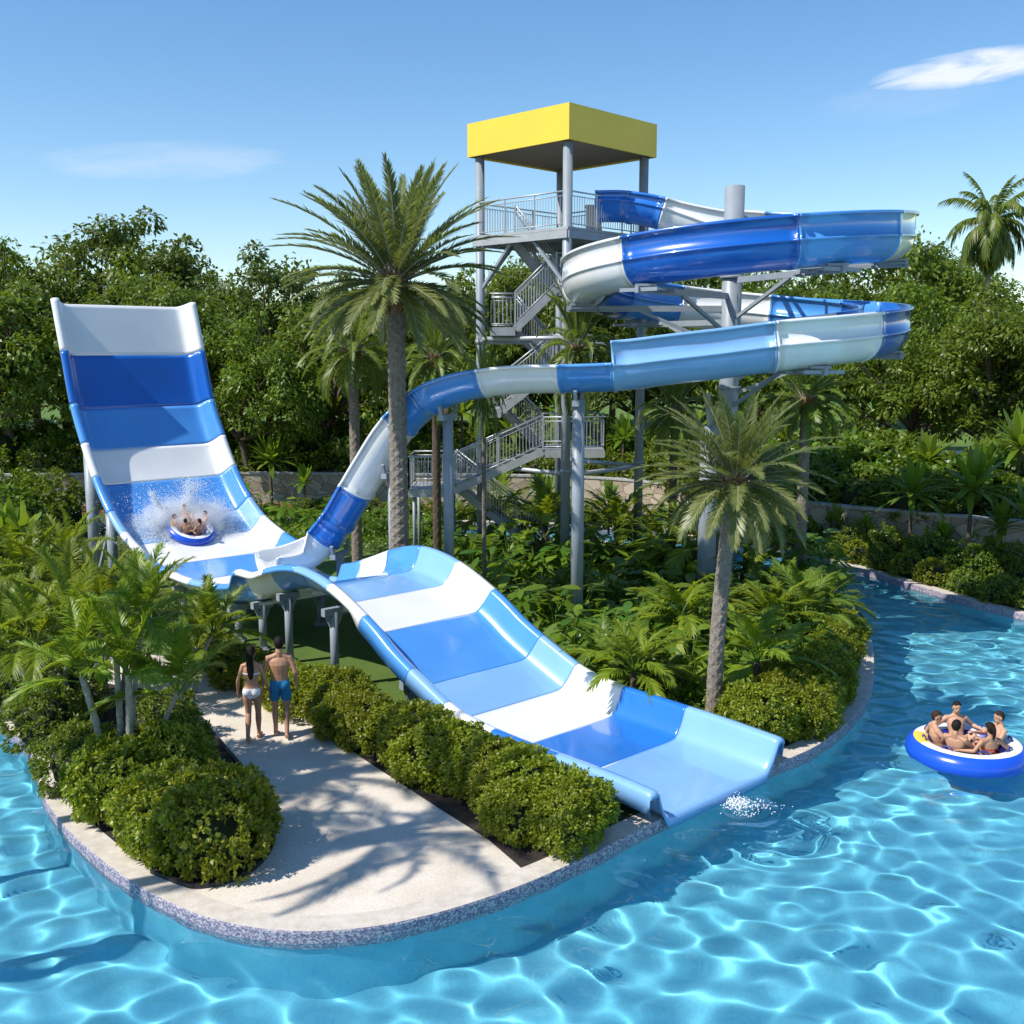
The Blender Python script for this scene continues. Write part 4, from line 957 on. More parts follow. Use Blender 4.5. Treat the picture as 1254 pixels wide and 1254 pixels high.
# bank across the channel, just beyond the photo's edge, whose palms throw the frond shade on the path
lbk = catmull(flat([(-48, 22.5), (-24, 21.6), (-15, 19.2), (-11.4, 16.3), (-9.6, 13), (-9.0, 8), (-9.2, 0), (-10, -10)]), 6)
tag(link('bank', poly_mesh('bank', lbk + flat([(-48, -10)]), 0.0, M['lawn'])), kind='structure')
coping(lbk[::-1], 'side_kerb').cycles.is_caustics_receiver = True
sp = Pool([date_palm(37, 8.6, .17, .15, 2.9, nf=24, nl=44, ll=.46, lw=.04)])
for i, (x, y, k, lab) in enumerate(((-9.9, 10.9, (.92, .92, 1.22), 'taller palm on the side bank shading the path'), (-10.9, 13.2, (.85, .85, 1.16), 'shorter palm on the side bank shading the path'))):
    sp.put(0, (x, y, 0), k, i * 1.3, lab, 'palm tree', 'palms on the side bank')

# ---- cane palms in the bed beside the path
def cane_at(px, py, seed, stems, label, FL=1.35, nf=9, rz=0, **k):
    c = cane_palm(seed, stems, FL, nf, **k); c.location = G(px, py); c.rotation_euler = (0, 0, rz); tag(c, label, 'palm', 'cane palms beside the path'); return c
cane_at(150, 966, 41, [(-.24, 0, -.34, .1, 1.85, .055), (-.02, .12, -.1, .25, 2.2, .048), (.2, -.1, .04, 0, 1.95, .058), (.42, .15, .46, .15, 1.55, .035), (.05, .3, .15, .5, 2.7, .04)], 'four-stemmed cane palm clump behind the big round bush', 1.15, 8)
cane_at(60, 890, 42, [(0, 0, -.2, .1, 1.6, .05), (.25, .1, .2, .2, 1.9, .045), (-.3, .2, -.5, .3, 1.3, .04)], 'yellowish cane palm at the left end of the path bed', 1.35, 9)
cane_at(128, 850, 43, [(0, 0, 0, .1, 1.75, .05), (.3, .2, .5, .2, 1.6, .045), (-.25, .1, -.4, .1, 1.95, .045), (.1, -.2, .2, -.2, 1.2, .04)], 'tall cane palm clump whose fronds cover the foot of the drop slide', 1.3, 9)
cane_at(225, 850, 44, [(0, 0, .3, .0, 1.0, .04), (.2, .1, .4, .1, 1.25, .04)], 'small cane palm overhanging the pale path', 1.2, 8)
cane_at(55, 770, 45, [(0, 0, -.2, .1, 1.6, .045), (.3, .1, .3, .1, 1.9, .045), (-.4, .2, -.4, .2, 1.4, .04)], 'cane palm beside the foot of the drop slide legs', 1.3, 9)
o = strap_plant(47, 1.6, 26, 1.25, .30, heads=((0, 0), (.5, .3)), tr=.06); o.location = (-14.6, 29.5, 0); tag(o, 'big paddle-leaved plant at the photo edge beside the drop slide', 'plant')

# ---- hedge bushes
hb_ = [bush_mesh('hedge_bush', .70, .62, .58, 51, M['leaf_hedge']), bush_mesh('hedge_bush', .66, .66, .62, 52, M['leaf_hedge']), bush_mesh('hedge_bush', .72, .60, .56, 53, M['leaf_hedge'], lump=.18), bush_mesh('hedge_bush', .64, .64, .60, 54, M['leaf_hedge'])]
hedges = Pool([link('hedge_bush', m) for m in hb_])
HG = 'clipped bushes of the hedge between path and slide'
n_h = 17
for i in range(n_h):
    s_ = 0.62 + i * .70; off = -2.74 - .10 * math.sin(i * 1.9); k = .98 - .009 * i + random.uniform(-.07, .07)
    p = sl_pt(s_, off)
    lab = {0: 'end bush of the path hedge, at the pool kerb beside the run-out lip', n_h - 1: 'bush ending the path hedge by the slide support legs'}.get(i, 'leafy green bush inside the clipped hedge between path and raft slide')
    o = hedges.put(i, p, (k * 1.05, k * 1.05, k * (.95 if i < 12 else .8)), i * 1.7, lab, 'bush', HG)
for s_, of_, k in ((.25, -3.05, .78), (1.0, -3.35, .74)):
    hedges.put(1, sl_pt(s_, of_), k, s_ * 3, 'smaller bush filling the corner of the path hedge next to the pool kerb', 'bush', HG)
for px, py, k, lab in ((1000, 915, .86, ''), (935, 925, .96, 'bush ending the island hedge beside the slide run-out'), (968, 910, .95, ''), (1010, 893, .92, ''), (1036, 872, .9, ''), (1052, 845, .9, ''), (1056, 816, .9, ''), (1052, 788, .9, ''), (1030, 800, .9, ''), (1000, 868, .9, ''), (900, 905, .8, 'small bush at the foot of the leaning date palm')):
    p = G(px, py); nrm_in = (Vector((5.2, 22.5, 0)) - p).normalized() * .75
    if not lab: lab = 'leafy bush inside the curved hedge along the island pool edge'
    hedges.put(int(px), p + nrm_in, k, px * .1, lab, 'bush', 'bushes of the curved hedge along the island edge')
for px, py, k, lab in ((250, 1066, 1.03, 'biggest round bush at the rounded end of the path bed'), (196, 1050, .9, 'round bush left of the biggest bush near the kerb'), (282, 1036, .80, 'rounded bush on the path side of the biggest bush'), (140, 1004, .92, 'bright bush at the kerb between the round bushes and the dark ones'), (205, 985, .9, 'bright bush behind the round bushes at the foot of the canes')):
    hedges.put(int(px), G(px, py) + Vector((0, .25, 0)), (k * 1.12, k * 1.12, k * 1.22), px * .3, lab, 'bush', 'round bushes in the path bed')
hd = [bush_mesh('bush', .66, .62, .60, 55, M['leaf_hedge_dark'], L=.085, W=.045, tufts=260), bush_mesh('bush', .62, .66, .64, 56, M['leaf_hedge_dark'], L=.085, W=.045, tufts=260, lump=.2)]
dark = Pool([link('bush', m) for m in hd])
for px, py, k, lab in ((100, 962, .95, 'dark bush hanging over the kerb below the cane palms'), (55, 912, .95, 'dark bush at the kerb near the photo edge'), (215, 950, .9, 'dark bush behind the biggest round bush'), (170, 968, .9, 'dark bush at the foot of the cane stems'),
                       (22, 872, 1.0, 'dark bush at the photo edge beside the pool'), (25, 820, 1.2, 'tall dark bush at the photo edge'), (85, 880, 1.0, 'dark bush under the yellowish cane palm'), (20, 760, 1.35, 'tall bush at the photo edge behind the cane palms'), (95, 800, 1.05, 'dark bush behind the yellowish cane palm'), (60, 715, 1.3, 'bush behind the cane palms under the drop slide'), (140, 745, 1.0, 'bush under the lower end of the drop slide'), (15, 690, 1.5, 'large bush at the photo edge behind all cane palms'), (205, 905, .8, 'dark bush at the path edge under the small cane palm')):
    dark.put(int(px), G(px, py), k, px * .7, lab, 'bush', 'dark bushes left of the path')
dark.done()

# ---- low clipped hedge on the far bank
low = Pool([link('low_bush', bush_mesh('low_bush', .55, .42, .40, 57, M['leaf_hedge'], L=.075, W=.045, tufts=150, per=13)), link('low_bush', bush_mesh('low_bush', .52, .45, .36, 58, M['leaf_hedge'], L=.075, W=.045, tufts=150, per=13)), link('low_bush', bush_mesh('low_bush', .55, .45, .40, 59, M['leaf_hedge_dark'], L=.08, W=.045, tufts=150, per=13))]) 
fl = [p + n * .62 for p, n in zip(far, normals2d(far))]; acc = 0; last = None; i = 0
for p in fl:
    if p.x > 19 or p.x < -9: continue
    if last is None or (p - last).length > .72:
        steps = 1 if last is None else max(1, int((p - last).length / .78))
        for k in range(steps):
            q = p if last is None else last.lerp(p, (k + 1) / steps)
            low.put(i if (i // 5) % 2 else 2, q, random.uniform(.9, 1.15), i * 2.1, 'low clipped bush in the long hedge on the far river bank', 'bush', 'low hedge bushes on the far bank'); i += 1
        last = p
low.done()

# ---- planting along the wall and on the island
straps = Pool([strap_plant(61, 1.5, 34, .95, .15), strap_plant(62, 1.2, 30, .8, .15, 'leaf_broad'), strap_plant(63, 1.9, 36, 1.1, .17), strap_plant(64, 1.3, 26, .7, .12, heads=((0, 0), (.35, .1), (-.2, .3)))])
def at(px, py, Y=None):
    return G(px, py) if Y is None else PT(px, py, Y)
WG = 'strap-leaved plants along the stone wall'
for v, px, py, k, lab in ((0, 333, 628, 1.55, 'strap-leaved plant in front of the wall right of the drop slide'), (1, 374, 632, 1.15, 'smaller strap-leaved plant next to the descending flume, in front of the wall'), (2, 1112, 694, 1.25, 'bright strap-leaved plant in front of the stone wall above the low hedge'), (2, 1183, 706, 1.45, 'tall strap-leaved plant with thick dark trunk on the far bank'),
                          (1, 1222, 708, 1.3, 'pale strap-leaved plant on the far bank near the photo edge'), (3, 1060, 682, .75, 'small dark shrub at the foot of the stone wall beside the bright strap plant'), (3, 1025, 676, .8, 'small dark shrub at the foot of the stone wall near the lower coil palm'), (3, 1150, 692, .75, 'small dark shrub between the two strap-leaved trunks'), (0, 612, 655, 1.2, 'strap-leaved plant in front of the wall inside the tower'), (1, 745, 655, 1.1, 'strap-leaved plant by the river behind the near tower column'),
                          (1, 300, 645, 1.0, 'strap-leaved plant low beside the drop slide rim'), (3, 660, 650, 1.2, 'slim shrub beside the near tower column in front of the wall'), (2, 960, 668, 1.2, 'strap-leaved plant by the river behind the leaning palm crown'), (0, 1254, 715, 1.4, 'strap-leaved plant cut by the photo edge on the far bank')):
    straps.put(v, G(px, py), k, px * .37, lab, 'plant', WG)
UG = 'plants growing above the garden wall'
for v, px, Y, k, lab in ((0, 960, 45, 1.5, 'strap plant above the wall right of the grey pole'), (2, 1010, 43, 1.3, 'strap plant above the wall behind the right date palm'), (1, 1050, 41.5, 1.5, 'dark strap plant above the wall under the lower coil end'), (2, 1082, 46, 1.5, 'lime strap plant above the wall in the gap below the lower coil'), (0, 1145, 38.5, 1.35, 'strap plant above the wall between the bright plant and thick trunk'),
                         (1, 1215, 36.5, 1.5, 'strap plant above the wall near the photo edge'), (2, 1258, 36, 1.4, 'strap plant above the wall cut by the photo edge'), (1, 270, 49.5, 1.5, 'strap plant above the wall beside the drop slide rim'), (2, 405, 50, 1.5, 'strap plant above the wall behind the descending flume'), (0, 455, 49, 1.4, 'strap plant above the wall behind the steep flume'), (2, 565, 49, 1.6, 'lime strap plant above the wall behind the stairs'), (0, 625, 49, 1.5, 'strap plant above the wall behind the stair flight'), (2, 690, 48.5, 1.5, 'strap plant above the wall behind the tower columns'), (1, 765, 47.5, 1.6, 'strap plant above the wall beside the right tower column'), (0, 850, 46, 1.6, 'strap plant above the wall behind the grey pole')):
    p = PT(px, 430, Y); straps.put(v, (p.x, Y, 1.12), k, px * .2, lab, 'plant', UG)
straps.done()
ubm = [bush_mesh('shrub', 1.0, .95, .85, 65, M['leaf_tree'], L=.17, W=.085, tufts=170, per=13, lump=.22), bush_mesh('shrub', .95, 1.0, .95, 66, M['leaf_broad'], L=.20, W=.10, tufts=150, per=12, lump=.22)]
shr = Pool([link('shrub', m) for m in ubm])
for px, py, k, lab in ((-20, 650, 1.5, 'shrub in front of the wall at the photo edge'), (25, 645, 1.3, 'shrub in front of the wall outside the drop slide'), (66, 655, 1.4, 'shrub in front of the wall by the drop slide leg'), (5, 672, 1.3, 'shrub on the grass outside the drop slide')):
    shr.put(px, G(px, py), k, px, lab, 'shrub', 'shrubs outside the drop slide')
for px, py, k in ((985, 676, .6), (1040, 684, .55), (1085, 690, .6), (1135, 698, .6), (1165, 702, .5), (1205, 708, .62), (1240, 714, .6)):
    shr.put(px, G(px, py), (k, k, k * 1.2), px, 'small shrub between the stone wall and the low hedge on the far bank', 'shrub', 'small shrubs at the foot of the wall')
i = 0
for p, n in zip(wall_line, normals2d(wall_line)):
    if p.x > 22 or p.x < -34: continue
    for off in (-1.5, -3.4, -6.0):
        q = p + n * off + Vector((random.uniform(-.4, .4), random.uniform(-.4, .4), 1.1)); k = random.uniform(.9, 1.35) * (1.25 if off < -5 else 1.15 if off < -2 else .9)
        shr.put(i * 7 % 3, q, (k * 1.15, k * 1.15, k), i, 'rounded leafy shrub in the row directly above the stone wall' if off > -2 else 'rounded leafy shrub in the rear row above the stone wall', 'shrub', 'shrubs above the wall'); i += 1
shr.done()

broads = Pool([broad_plant(71), broad_plant(72, 52, .42, .17, 1.05, .6), broad_plant(73, 40, .60, .22, 1.1, .65, 'leaf_lime'), broad_plant(74, 60, .36, .13, .85, .6)])
dwarfs = Pool([dwarf_palm(81), dwarf_palm(82, .75, 1.4, 19, 'leaf_cane', .36, .05, 28), dwarf_palm(83, .35, 1.15, 20, 'leaf_palm', .30, .05, 26), dwarf_palm(84, .9, 1.5, 16, 'leaf_cane', .42, .07, 24, 0)])
PG = 'understorey plants on the island right of the slide'
for v, px, py, k, lab in ((1, 776, 868, 1.0, 'feathery dwarf palm with thick short trunk beside the lower slide rim'), (3, 830, 806, 1.05, 'pale dwarf palm left of the leaning palm trunk'), (3, 926, 866, 1.05, 'drooping dwarf palm right of the leaning palm trunk'), (0, 985, 790, 1.35, 'dark dwarf palm leaning over the river bend'), (2, 1010, 760, 1.1, 'dwarf palm at the river edge behind the curved hedge'),
                          (2, 735, 830, .95, 'low dwarf palm at the foot of the tall flume leg'), (0, 690, 745, .9, 'dwarf palm beside the tall flume leg'), (1, 945, 800, 1.0, 'yellow-green dwarf palm inside the curved hedge'), (0, 880, 770, .95, 'dwarf palm in front of the two grey poles'), (2, 800, 850, .9, 'low dark dwarf palm behind the lower slide rim'), (0, 590, 690, .8, 'dwarf palm behind the slide hump'), (2, 960, 745, 1.0, 'dwarf palm right of the grey poles by the river')):
    dwarfs.put(v, G(px, py), k, px * .31, lab, 'plant', PG)
bl = [(0, 575, 705), (1, 600, 722), (2, 632, 735), (3, 655, 755), (0, 680, 775), (1, 622, 700), (3, 655, 712), (0, 690, 712), (2, 720, 735), (1, 745, 752), (0, 770, 725), (3, 735, 700), (1, 800, 745), (0, 705, 800), (3, 745, 790), (1, 760, 815), (0, 815, 775), (2, 850, 745), (1, 855, 790), (3, 905, 745), (0, 930, 765), (2, 975, 715), (1, 1010, 735), (0, 1020, 775), (1, 905, 815), (3, 870, 715), (2, 820, 710), (1, 790, 695), (0, 955, 840), (2, 845, 840), (3, 560, 690), (1, 700, 690), (0, 640, 682), (2, 775, 835), (1, 985, 825), (0, 715, 765), (3, 785, 775), (1, 835, 725), (2, 640, 760), (0, 1000, 705)]
for i, (v, px, py) in enumerate(bl):
    p = G(px, py); 
    if (p - C0).dot(SN) < 2.45: p = p + SN * (2.45 - (p - C0).dot(SN))
    broads.put(v, p, random.uniform(1.05, 1.3) * (1.25 if py < 725 else 1.0), i * 1.1, 'broad-leaved green plant in the dense island planting between slide and river', 'plant', 'broad-leaved plants in the dense island planting')
LGp = 'leafy plants behind the steep flume'
for v, px, py, k, lab in ((2, 345, 648, 1.1, 'pale leafy plant beside the drop slide rim'), (0, 385, 655, 1.1, 'leafy plant left of the steep flume'), (1, 410, 645, 1.1, 'leafy plant behind the steep flume'), (3, 440, 660, 1.2, 'leafy plant between steep flume and its leg'), (0, 470, 655, 1.2, 'leafy plant left of the tallest palm trunk'), (1, 520, 665, 1.2, 'leafy plant right of the tallest palm trunk'), (3, 545, 655, 1.2, 'leafy plant under the stair landing'), (1, 320, 640, 1.2, 'leafy plant in front of the wall near the slide rim')):
    broads.put(v, G(px, py), k, px * .4, lab, 'plant', LGp)
for v, px, py, k, lab in ((1, 615, 676, 1.45, 'dwarf palm between slide hump and tower columns'), (3, 668, 690, 1.4, 'dwarf palm at the foot of the near tower column'), (1, 755, 688, 1.45, 'dwarf palm right of the near tower column by the river'), (0, 812, 700, 1.5, 'dark dwarf palm left of the grey poles'), (3, 850, 722, 1.4, 'pale dwarf palm in front of the grey poles'), (1, 912, 712, 1.5, 'dwarf palm by the river right of the grey poles'), (0, 545, 672, 1.4, 'dwarf palm under the stair flight')):
    dwarfs.put(v, G(px, py), k, px * .53, lab, 'plant', PG)
broads.done(); dwarfs.done(); hedges.done()

# ---- ground cover: nobody could count it
def inside(p, poly):
    c = False; j = len(poly) - 1
    for i in range(len(poly)):
        a, b = poly[i], poly[j]
        if (a.y > p[1]) != (b.y > p[1]) and p[0] < (b.x - a.x) * (p[1] - a.y) / (b.y - a.y) + a.x: c = not c
        j = i
    return c
rng = np.random.default_rng(91)
def cover(name, poly, n, L, W, leafm, hmax):
    lv = Leaves(); xs = [p.x for p in poly]; ys = [p.y for p in poly]; P = []
    while len(P) < n // 9:
        q = (rng.uniform(min(xs), max(xs)), rng.uniform(min(ys), max(ys)))
        if inside(q, poly): P.append((q[0], q[1], 0))
    P = np.repeat(np.array(P), 9, 0); m = len(P); P = P + rng.normal(size=(m, 3)) * np.array([.10, .10, 0]); P[:, 2] = rng.uniform(.02, hmax, m)
    D = unit(rand_dirs(m) + np.array([0, 0, .5])); S = np.cross(D, rand_dirs(m)); sz = rng.uniform(.6, 1.3, m); lv.add(P, D, S, L * sz, W * sz, .2, BLADE, .2)
    tag(link(name, lv.mesh(name, [leafm])), 'low leafy ground cover carpeting the planting', 'ground cover', kind='stuff')
cover('ground_cover', [G(*q) for q in ((560, 705), (640, 745), (700, 795), (760, 850), (850, 872), (900, 860), (960, 850), (1030, 800), (1040, 760), (985, 718), (900, 700), (830, 690), (700, 668), (560, 664))], 26000, .15, .06, M['leaf_broad'], .38)
cover('ground_cover', [G(*q) for q in ((240, 655), (300, 632), (440, 634), (560, 640), (560, 690), (470, 680), (400, 672), (320, 668))], 12000, .15, .06, M['leaf_broad'], .35)
bank = [p + n * .35 for p, n in zip(far, normals2d(far)) if p.x < 24]
wl2 = [p + n * 1.5 for p, n in zip(wall_line, normals2d(wall_line)) if -16 < p.x < 24]
cover('ground_cover', bank + wl2, 16000, .16, .065, M['leaf_tree'], .30)
cover('ground_cover', [G(*q) for q in ((-60, 830), (120, 815), (180, 780), (250, 730), (230, 690), (60, 660), (-80, 680))], 9000, .14, .05, M['leaf_hedge_dark'], .3)

# ------------------------------------------------------------------ people
def ell_ring(c, ax, fw, rx, ry, n=14):
    return [Vector(c) + ax * (rx * math.cos(2 * math.pi * k / n)) + fw * (ry * math.sin(2 * math.pi * k / n)) for k in range(n)]
def figure(J, female=False, hair='short', voxel=.011, fist=False):
    """J: joint positions. Torso, limbs, head, hands and feet are grown together into one surface."""
    V_ = lambda k: Vector(J[k]); mb = MB()
    ax_h = (V_('hipR') - V_('hipL')).normalized(); ax_s = (V_('shR') - V_('shL')).normalized()
    pel = (V_('hipR') + V_('hipL')) / 2 + Vector((0, 0, .03)); sh = (V_('shR') + V_('shL')) / 2; nk = V_('neck')
    if female: prof = [(-.10, .120, .085), (-.03, .168, .112), (.05, .170, .115), (.22, .135, .092), (.40, .122, .086), (.58, .140, .096), (.75, .150, .108), (.90, .155, .088), (1.0, .120, .072)]
    else: prof = [(-.10, .115, .085), (-.03, .155, .108), (.05, .158, .110), (.22, .146, .100), (.40, .146, .098), (.58, .164, .108), (.75, .182, .118), (.90, .184, .100), (1.0, .135, .080)]
    rings = []
    for t, rx, ry in prof:
        ax = ax_h.lerp(ax_s, max(0, min(1, t))).normalized(); c = pel + (sh - pel) * t
        up = (sh - pel).normalized(); fw = up.cross(ax).normalized(); bow = math.sin(math.pi * max(0, min(1, t))) * -.012
        rings.append(ell_ring(c + fw * (bow + (.0)), ax, fw, rx, ry))
    mb.loft(rings)
    up = (sh - pel).normalized(); fw = up.cross(ax_s).normalized()
    if female:
        for sgn in (-1, 1): mb.ellipsoid(pel + (sh - pel) * .73 + ax_s * (sgn * .075) + fw * .085, (.062, .062, .062))
    for sgn in (-1, 1): mb.ellipsoid(pel + ax_h * (sgn * .075) - fw * .055 + Vector((0, 0, -.02)), (.088, .078, .098))
    hd = V_('head')
    mb.tube([sh + up * -.02, nk, hd - Vector((0, 0, .05))], [.072, .052 if female else .060, .05], 12)
    hf = Vector(J['face']).normalized(); hx = hf.cross(Vector((0, 0, 1))).normalized(); hz = hx.cross(hf).normalized()
    rot = Matrix((hx, hf, hz)).transposed()
    mb.ellipsoid(hd + hz * .02, (.074, .093, .098), 16, 12, rot=rot); mb.ellipsoid(hd + hf * .028 - hz * .055, (.056, .062, .066), 14, 10, rot=rot)
    mb.ellipsoid(hd + hf * .094 - hz * .018, (.013, .018, .024), 8, 8, rot=rot); mb.ellipsoid(hd + hf * .084 - hz * .066, (.024, .012, .010), 8, 6, rot=rot)
    for sgn in (-1, 1): mb.ellipsoid(hd + hx * (sgn * .076) - hz * .01 - hf * .005, (.012, .022, .034), 8, 8, rot=rot)
    for sd in 'LR':
        h, k, a, t = V_('hip' + sd), V_('kn' + sd), V_('an' + sd), V_('toe' + sd)
        fthick = .094 if female else .090
        mb.tube([h + (h - k).normalized() * .02, h.lerp(k, .3), h.lerp(k, .7), k, k.lerp(a, .12), k.lerp(a, .35), k.lerp(a, .7), a, a + (a - k).normalized() * .03], [.088, fthick, .066, .055, .054, .057, .042, .037, .036], 14)
        d = (t - a); heel = a - Vector((d.x, d.y, 0)).normalized() * .055 + (a - k).normalized() * .045
        mb.tube([heel, a.lerp(t, .35) + (a - k).normalized() * .03, t.lerp(a, .25) + (a - k).normalized() * .008, t], [.036, .042, .042, .022], 12)
        s_, e, w_ = V_('sh' + sd), V_('el' + sd), V_('wr' + sd); g = .85 if female else 1
        out = ax_s * (1 if sd == 'R' else -1)
        mb.tube([nk - up * .03, nk.lerp(s_, .5) - up * .028, s_ - up * .012], [.05, .052, .056 * g], 12)
        mb.tube([s_ - out * .05, s_, s_.lerp(e, .3), s_.lerp(e, .8), e, e.lerp(w_, .25), e.lerp(w_, .75), w_, w_ + (w_ - e).normalized() * .02], [.056 * g, .058 * g, .050 * g, .041 * g, .040 * g, .043 * g, .032 * g, .027 * g, .026 * g], 12)
        # hand: palm, four unequal bent fingers, thumb leaving the side of the palm near its base
        fd = (w_ - e).normalized(); hn = V_('palm' + sd).normalized() if ('palm' + sd) in J else -out
        hn = (hn - fd * hn.dot(fd)).normalized(); wd = fd.cross(hn).normalized()
        thumb_side = wd if wd.y > 0 or abs(wd.y) < .2 and wd.z > 0 else -wd
        m3 = Matrix((wd, hn, fd)).transposed()
        mb.ellipsoid(w_ + fd * .055, (.040, .017, .055), 12, 10, rot=m3)
        for i, (o_, L) in enumerate(((-.028, .062), (-.0095, .078), (.0095, .082), (.028, .072))):
            b = w_ + fd * .085 + thumb_side * o_; p1 = b + fd * (L * .5) + hn * .006; p2 = p1 + (fd * .75 + hn * .6).normalized() * (L * .55)
            mb.tube([b - fd * .02, p1, p2], [.0095, .0090, .0072], 8)
        b = w_ + fd * .028 + thumb_side * .026; p1 = b + (fd * .6 + thumb_side * .75).normalized() * .038; p2 = p1 + (fd * .9 + thumb_side * .15 + hn * .3).normalized() * .034
        mb.tube([b - thumb_side * .012, p1, p2], [.013, .0105, .008], 8)
    tmp = mb.build('tmp', M['skin']); md = tmp.modifiers.new('r', 'REMESH'); md.mode = 'VOXEL'; md.voxel_size = voxel; md.use_smooth_shade = True
    sm_ = tmp.modifiers.new('s', 'SMOOTH'); sm_.factor = .5; sm_.iterations = 3
    bpy.context.view_layer.update(); dg = bpy.context.evaluated_depsgraph_get()
    me = bpy.data.meshes.new_from_object(tmp.evaluated_get(dg)); bpy.data.objects.remove(tmp)
    return me, dict(hd=hd, hx=hx, hf=hf, hz=hz, pel=pel, sh=sh, up=up, fw=fw, ax=ax_h)
def shell(me, name, pred, grow, m, parent, extra=0.0):
    """cloth or hair that follows the body: the chosen skin faces, lifted off along their normals"""
    n = len(me.vertices); co = np.empty(n * 3); me.vertices.foreach_get('co', co); co = co.reshape(-1, 3); no = np.empty(n * 3); me.vertices.foreach_get('normal', no); no = no.reshape(-1, 3)
    keep = pred(co, no); faces = [tuple(p.vertices) for p in me.polygons if all(keep[i] for i in p.vertices)]
    used = sorted({i for f in faces for i in f}); idx = {v: i for i, v in enumerate(used)}
    if not faces: return None
    o = MB(); o.add((co[used] + no[used] * grow).tolist(), [tuple(idx[i] for i in f) for f in faces], 0, True)
    ob = o.build(name, m, parent); sd = ob.modifiers.new('thickness', 'SOLIDIFY'); sd.thickness = max(.004, grow * .9); sd.offset = -1
    return ob
def paint_face(me, inf, skin):
    me.materials.clear()
    for m in (M[skin], M['eye'], M['lip']): me.materials.append(m)
    e1 = inf['hd'] + inf['hf'] * .082 + inf['hz'] * .012
    for p in me.polygons:
        c = p.center; p.material_index = 0
        d = c - inf['hd']; f = d.dot(inf['hf'])
        if f > .05:
            x = d.dot(inf['hx']); z = d.dot(inf['hz'])
            if abs(abs(x) - .031) < .014 and abs(z - .012) < .008: p.material_index = 1
            elif abs(x) < .024 and abs(z + .066) < .010 and f > .07: p.material_index = 2
def hair_pred(inf, low=-.02, front=.035):
    def f(co, no):
        d = co - np.array(inf['hd']); z = d @ np.array(inf['hz']); y = d @ np.array(inf['hf']); x = np.abs(d @ np.array(inf['hx']))
        r = np.linalg.norm(d, axis=1)
        return (r < .16) & (((z > .062) & (y < .07)) | ((z > low) & (y < front - .03) & (x < .074)) | ((z > -.075) & (y < -.035)))
    return f
def person(J, label, female=False, skin='skin', hair='short', wear='trunks', haircol='hair', loc=(0, 0, 0), rz=0, scale=1.0, group=None, voxel=.011, leglim=.42):
    root = empty('person', loc, rz); root.scale = (scale,) * 3; tag(root, label, 'person', group)
    me, inf = figure(J, female, hair, voxel); paint_face(me, inf, skin); link('body', me, root)
    shell(me, 'hair', hair_pred(inf), .016 if hair == 'short' else .020, M[haircol], root)
    hd, hf, hz, hx = inf['hd'], inf['hf'], inf['hz'], inf['hx']
    if hair == 'long':
        mb = MB(); a = hd - hf * .06 + hz * .05
        back = inf['sh'] - inf['fw'] * .085
        rings = []
        for t, wx, wy, p in ((0, .066, .05, a), (.25, .075, .045, hd - hf * .085 - hz * .05), (.5, .072, .036, hd - hf * .088 - hz * .15), (.75, .066, .030, back + inf['up'] * -.09 - inf['fw'] * .022), (1, .040, .02, back + inf['up'] * -.20 - inf['fw'] * .020), (1.05, .012, .008, back + inf['up'] * -.24 - inf['fw'] * .015)):
            rings.append([p + hx * (wx * (math.cos(6.2832 * k / 16) + .05 * math.sin(k * 5))) + hf * (wy * math.sin(6.2832 * k / 16)) for k in range(16)])
        mb.loft(rings); mb.build('long_hair', M[haircol], root)
    if hair == 'tail':
        mb = MB(); a = hd - hf * .10 + hz * .03; mb.tube(catmull([hd - hf * .085 + hz * .04, a - hz * .01 - hf * .02, a - hz * .12 - hf * .02, a - hz * .22 + hf * .01], 4), [.022, .034, .038, .038, .037, .036, .034, .032, .030, .027, .022, .016, .006], 12); mb.build('ponytail', M[haircol], root)
    pel, up, fw, ax = np.array(inf['pel']), np.array(inf['up']), np.array(inf['fw']), np.array(inf['ax'])
    hips = [np.array(J['hipL']), np.array(J['hipR'])]; kns = [np.array(J['knL']), np.array(J['knR'])]
    def near_leg(co, lim):
        m = np.zeros(len(co), bool)
        for h, k in zip(hips, kns):
            d = k - h; L = np.linalg.norm(d); t = ((co - h) @ d) / (L * L); q = co - h - d * np.clip(t, 0, 1)[:, None]
            m |= (t > -.3) & (t < lim) & (np.linalg.norm(q, axis=1) < .125)
        return m
    hand_ok = lambda co: np.minimum(np.linalg.norm(co - np.array(J['wrL']), axis=1), np.linalg.norm(co - np.array(J['wrR']), axis=1)) > .17
    if wear in ('trunks', 'red', 'navy'):
        cm_ = {'trunks': 'trunks', 'red': 'redcloth', 'navy': 'navycloth'}[wear]
        def pr(co, no):
            h = (co - pel) @ up; return ((np.abs(h) < .085) & (np.linalg.norm(co - pel, axis=1) < .24) | near_leg(co, leglim)) & (h < .08) & hand_ok(co)
        shell(me, 'swim_shorts', pr, .014, M[cm_], root)
    else:
        cm_ = {'bikini': 'bikini', 'redbikini': 'redcloth'}[wear]
        def pr(co, no):
            d = co - pel; h = d @ up; x = np.abs(d @ ax); return (h < .045) & (h > -.16) & (h > -.165 + .95 * np.maximum(x - .045, 0)) & (x < .19) & hand_ok(co)
        shell(me, 'bikini_bottom', pr, .006, M[cm_], root)
        H = float((inf['sh'] - inf['pel']).length)
        def pt_(co, no):
            d = co - pel; h = d @ up; x = np.abs(d @ ax); y = d @ fw
            wdt = np.where(y > .02, .060, .020); return (np.abs(h - H * .71) < wdt) & (x < .165) & (np.linalg.norm(d - np.outer(h, up), axis=1) < .19) & hand_ok(co)
        shell(me, 'bikini_top', pt_, .006, M[cm_], root)
    return root
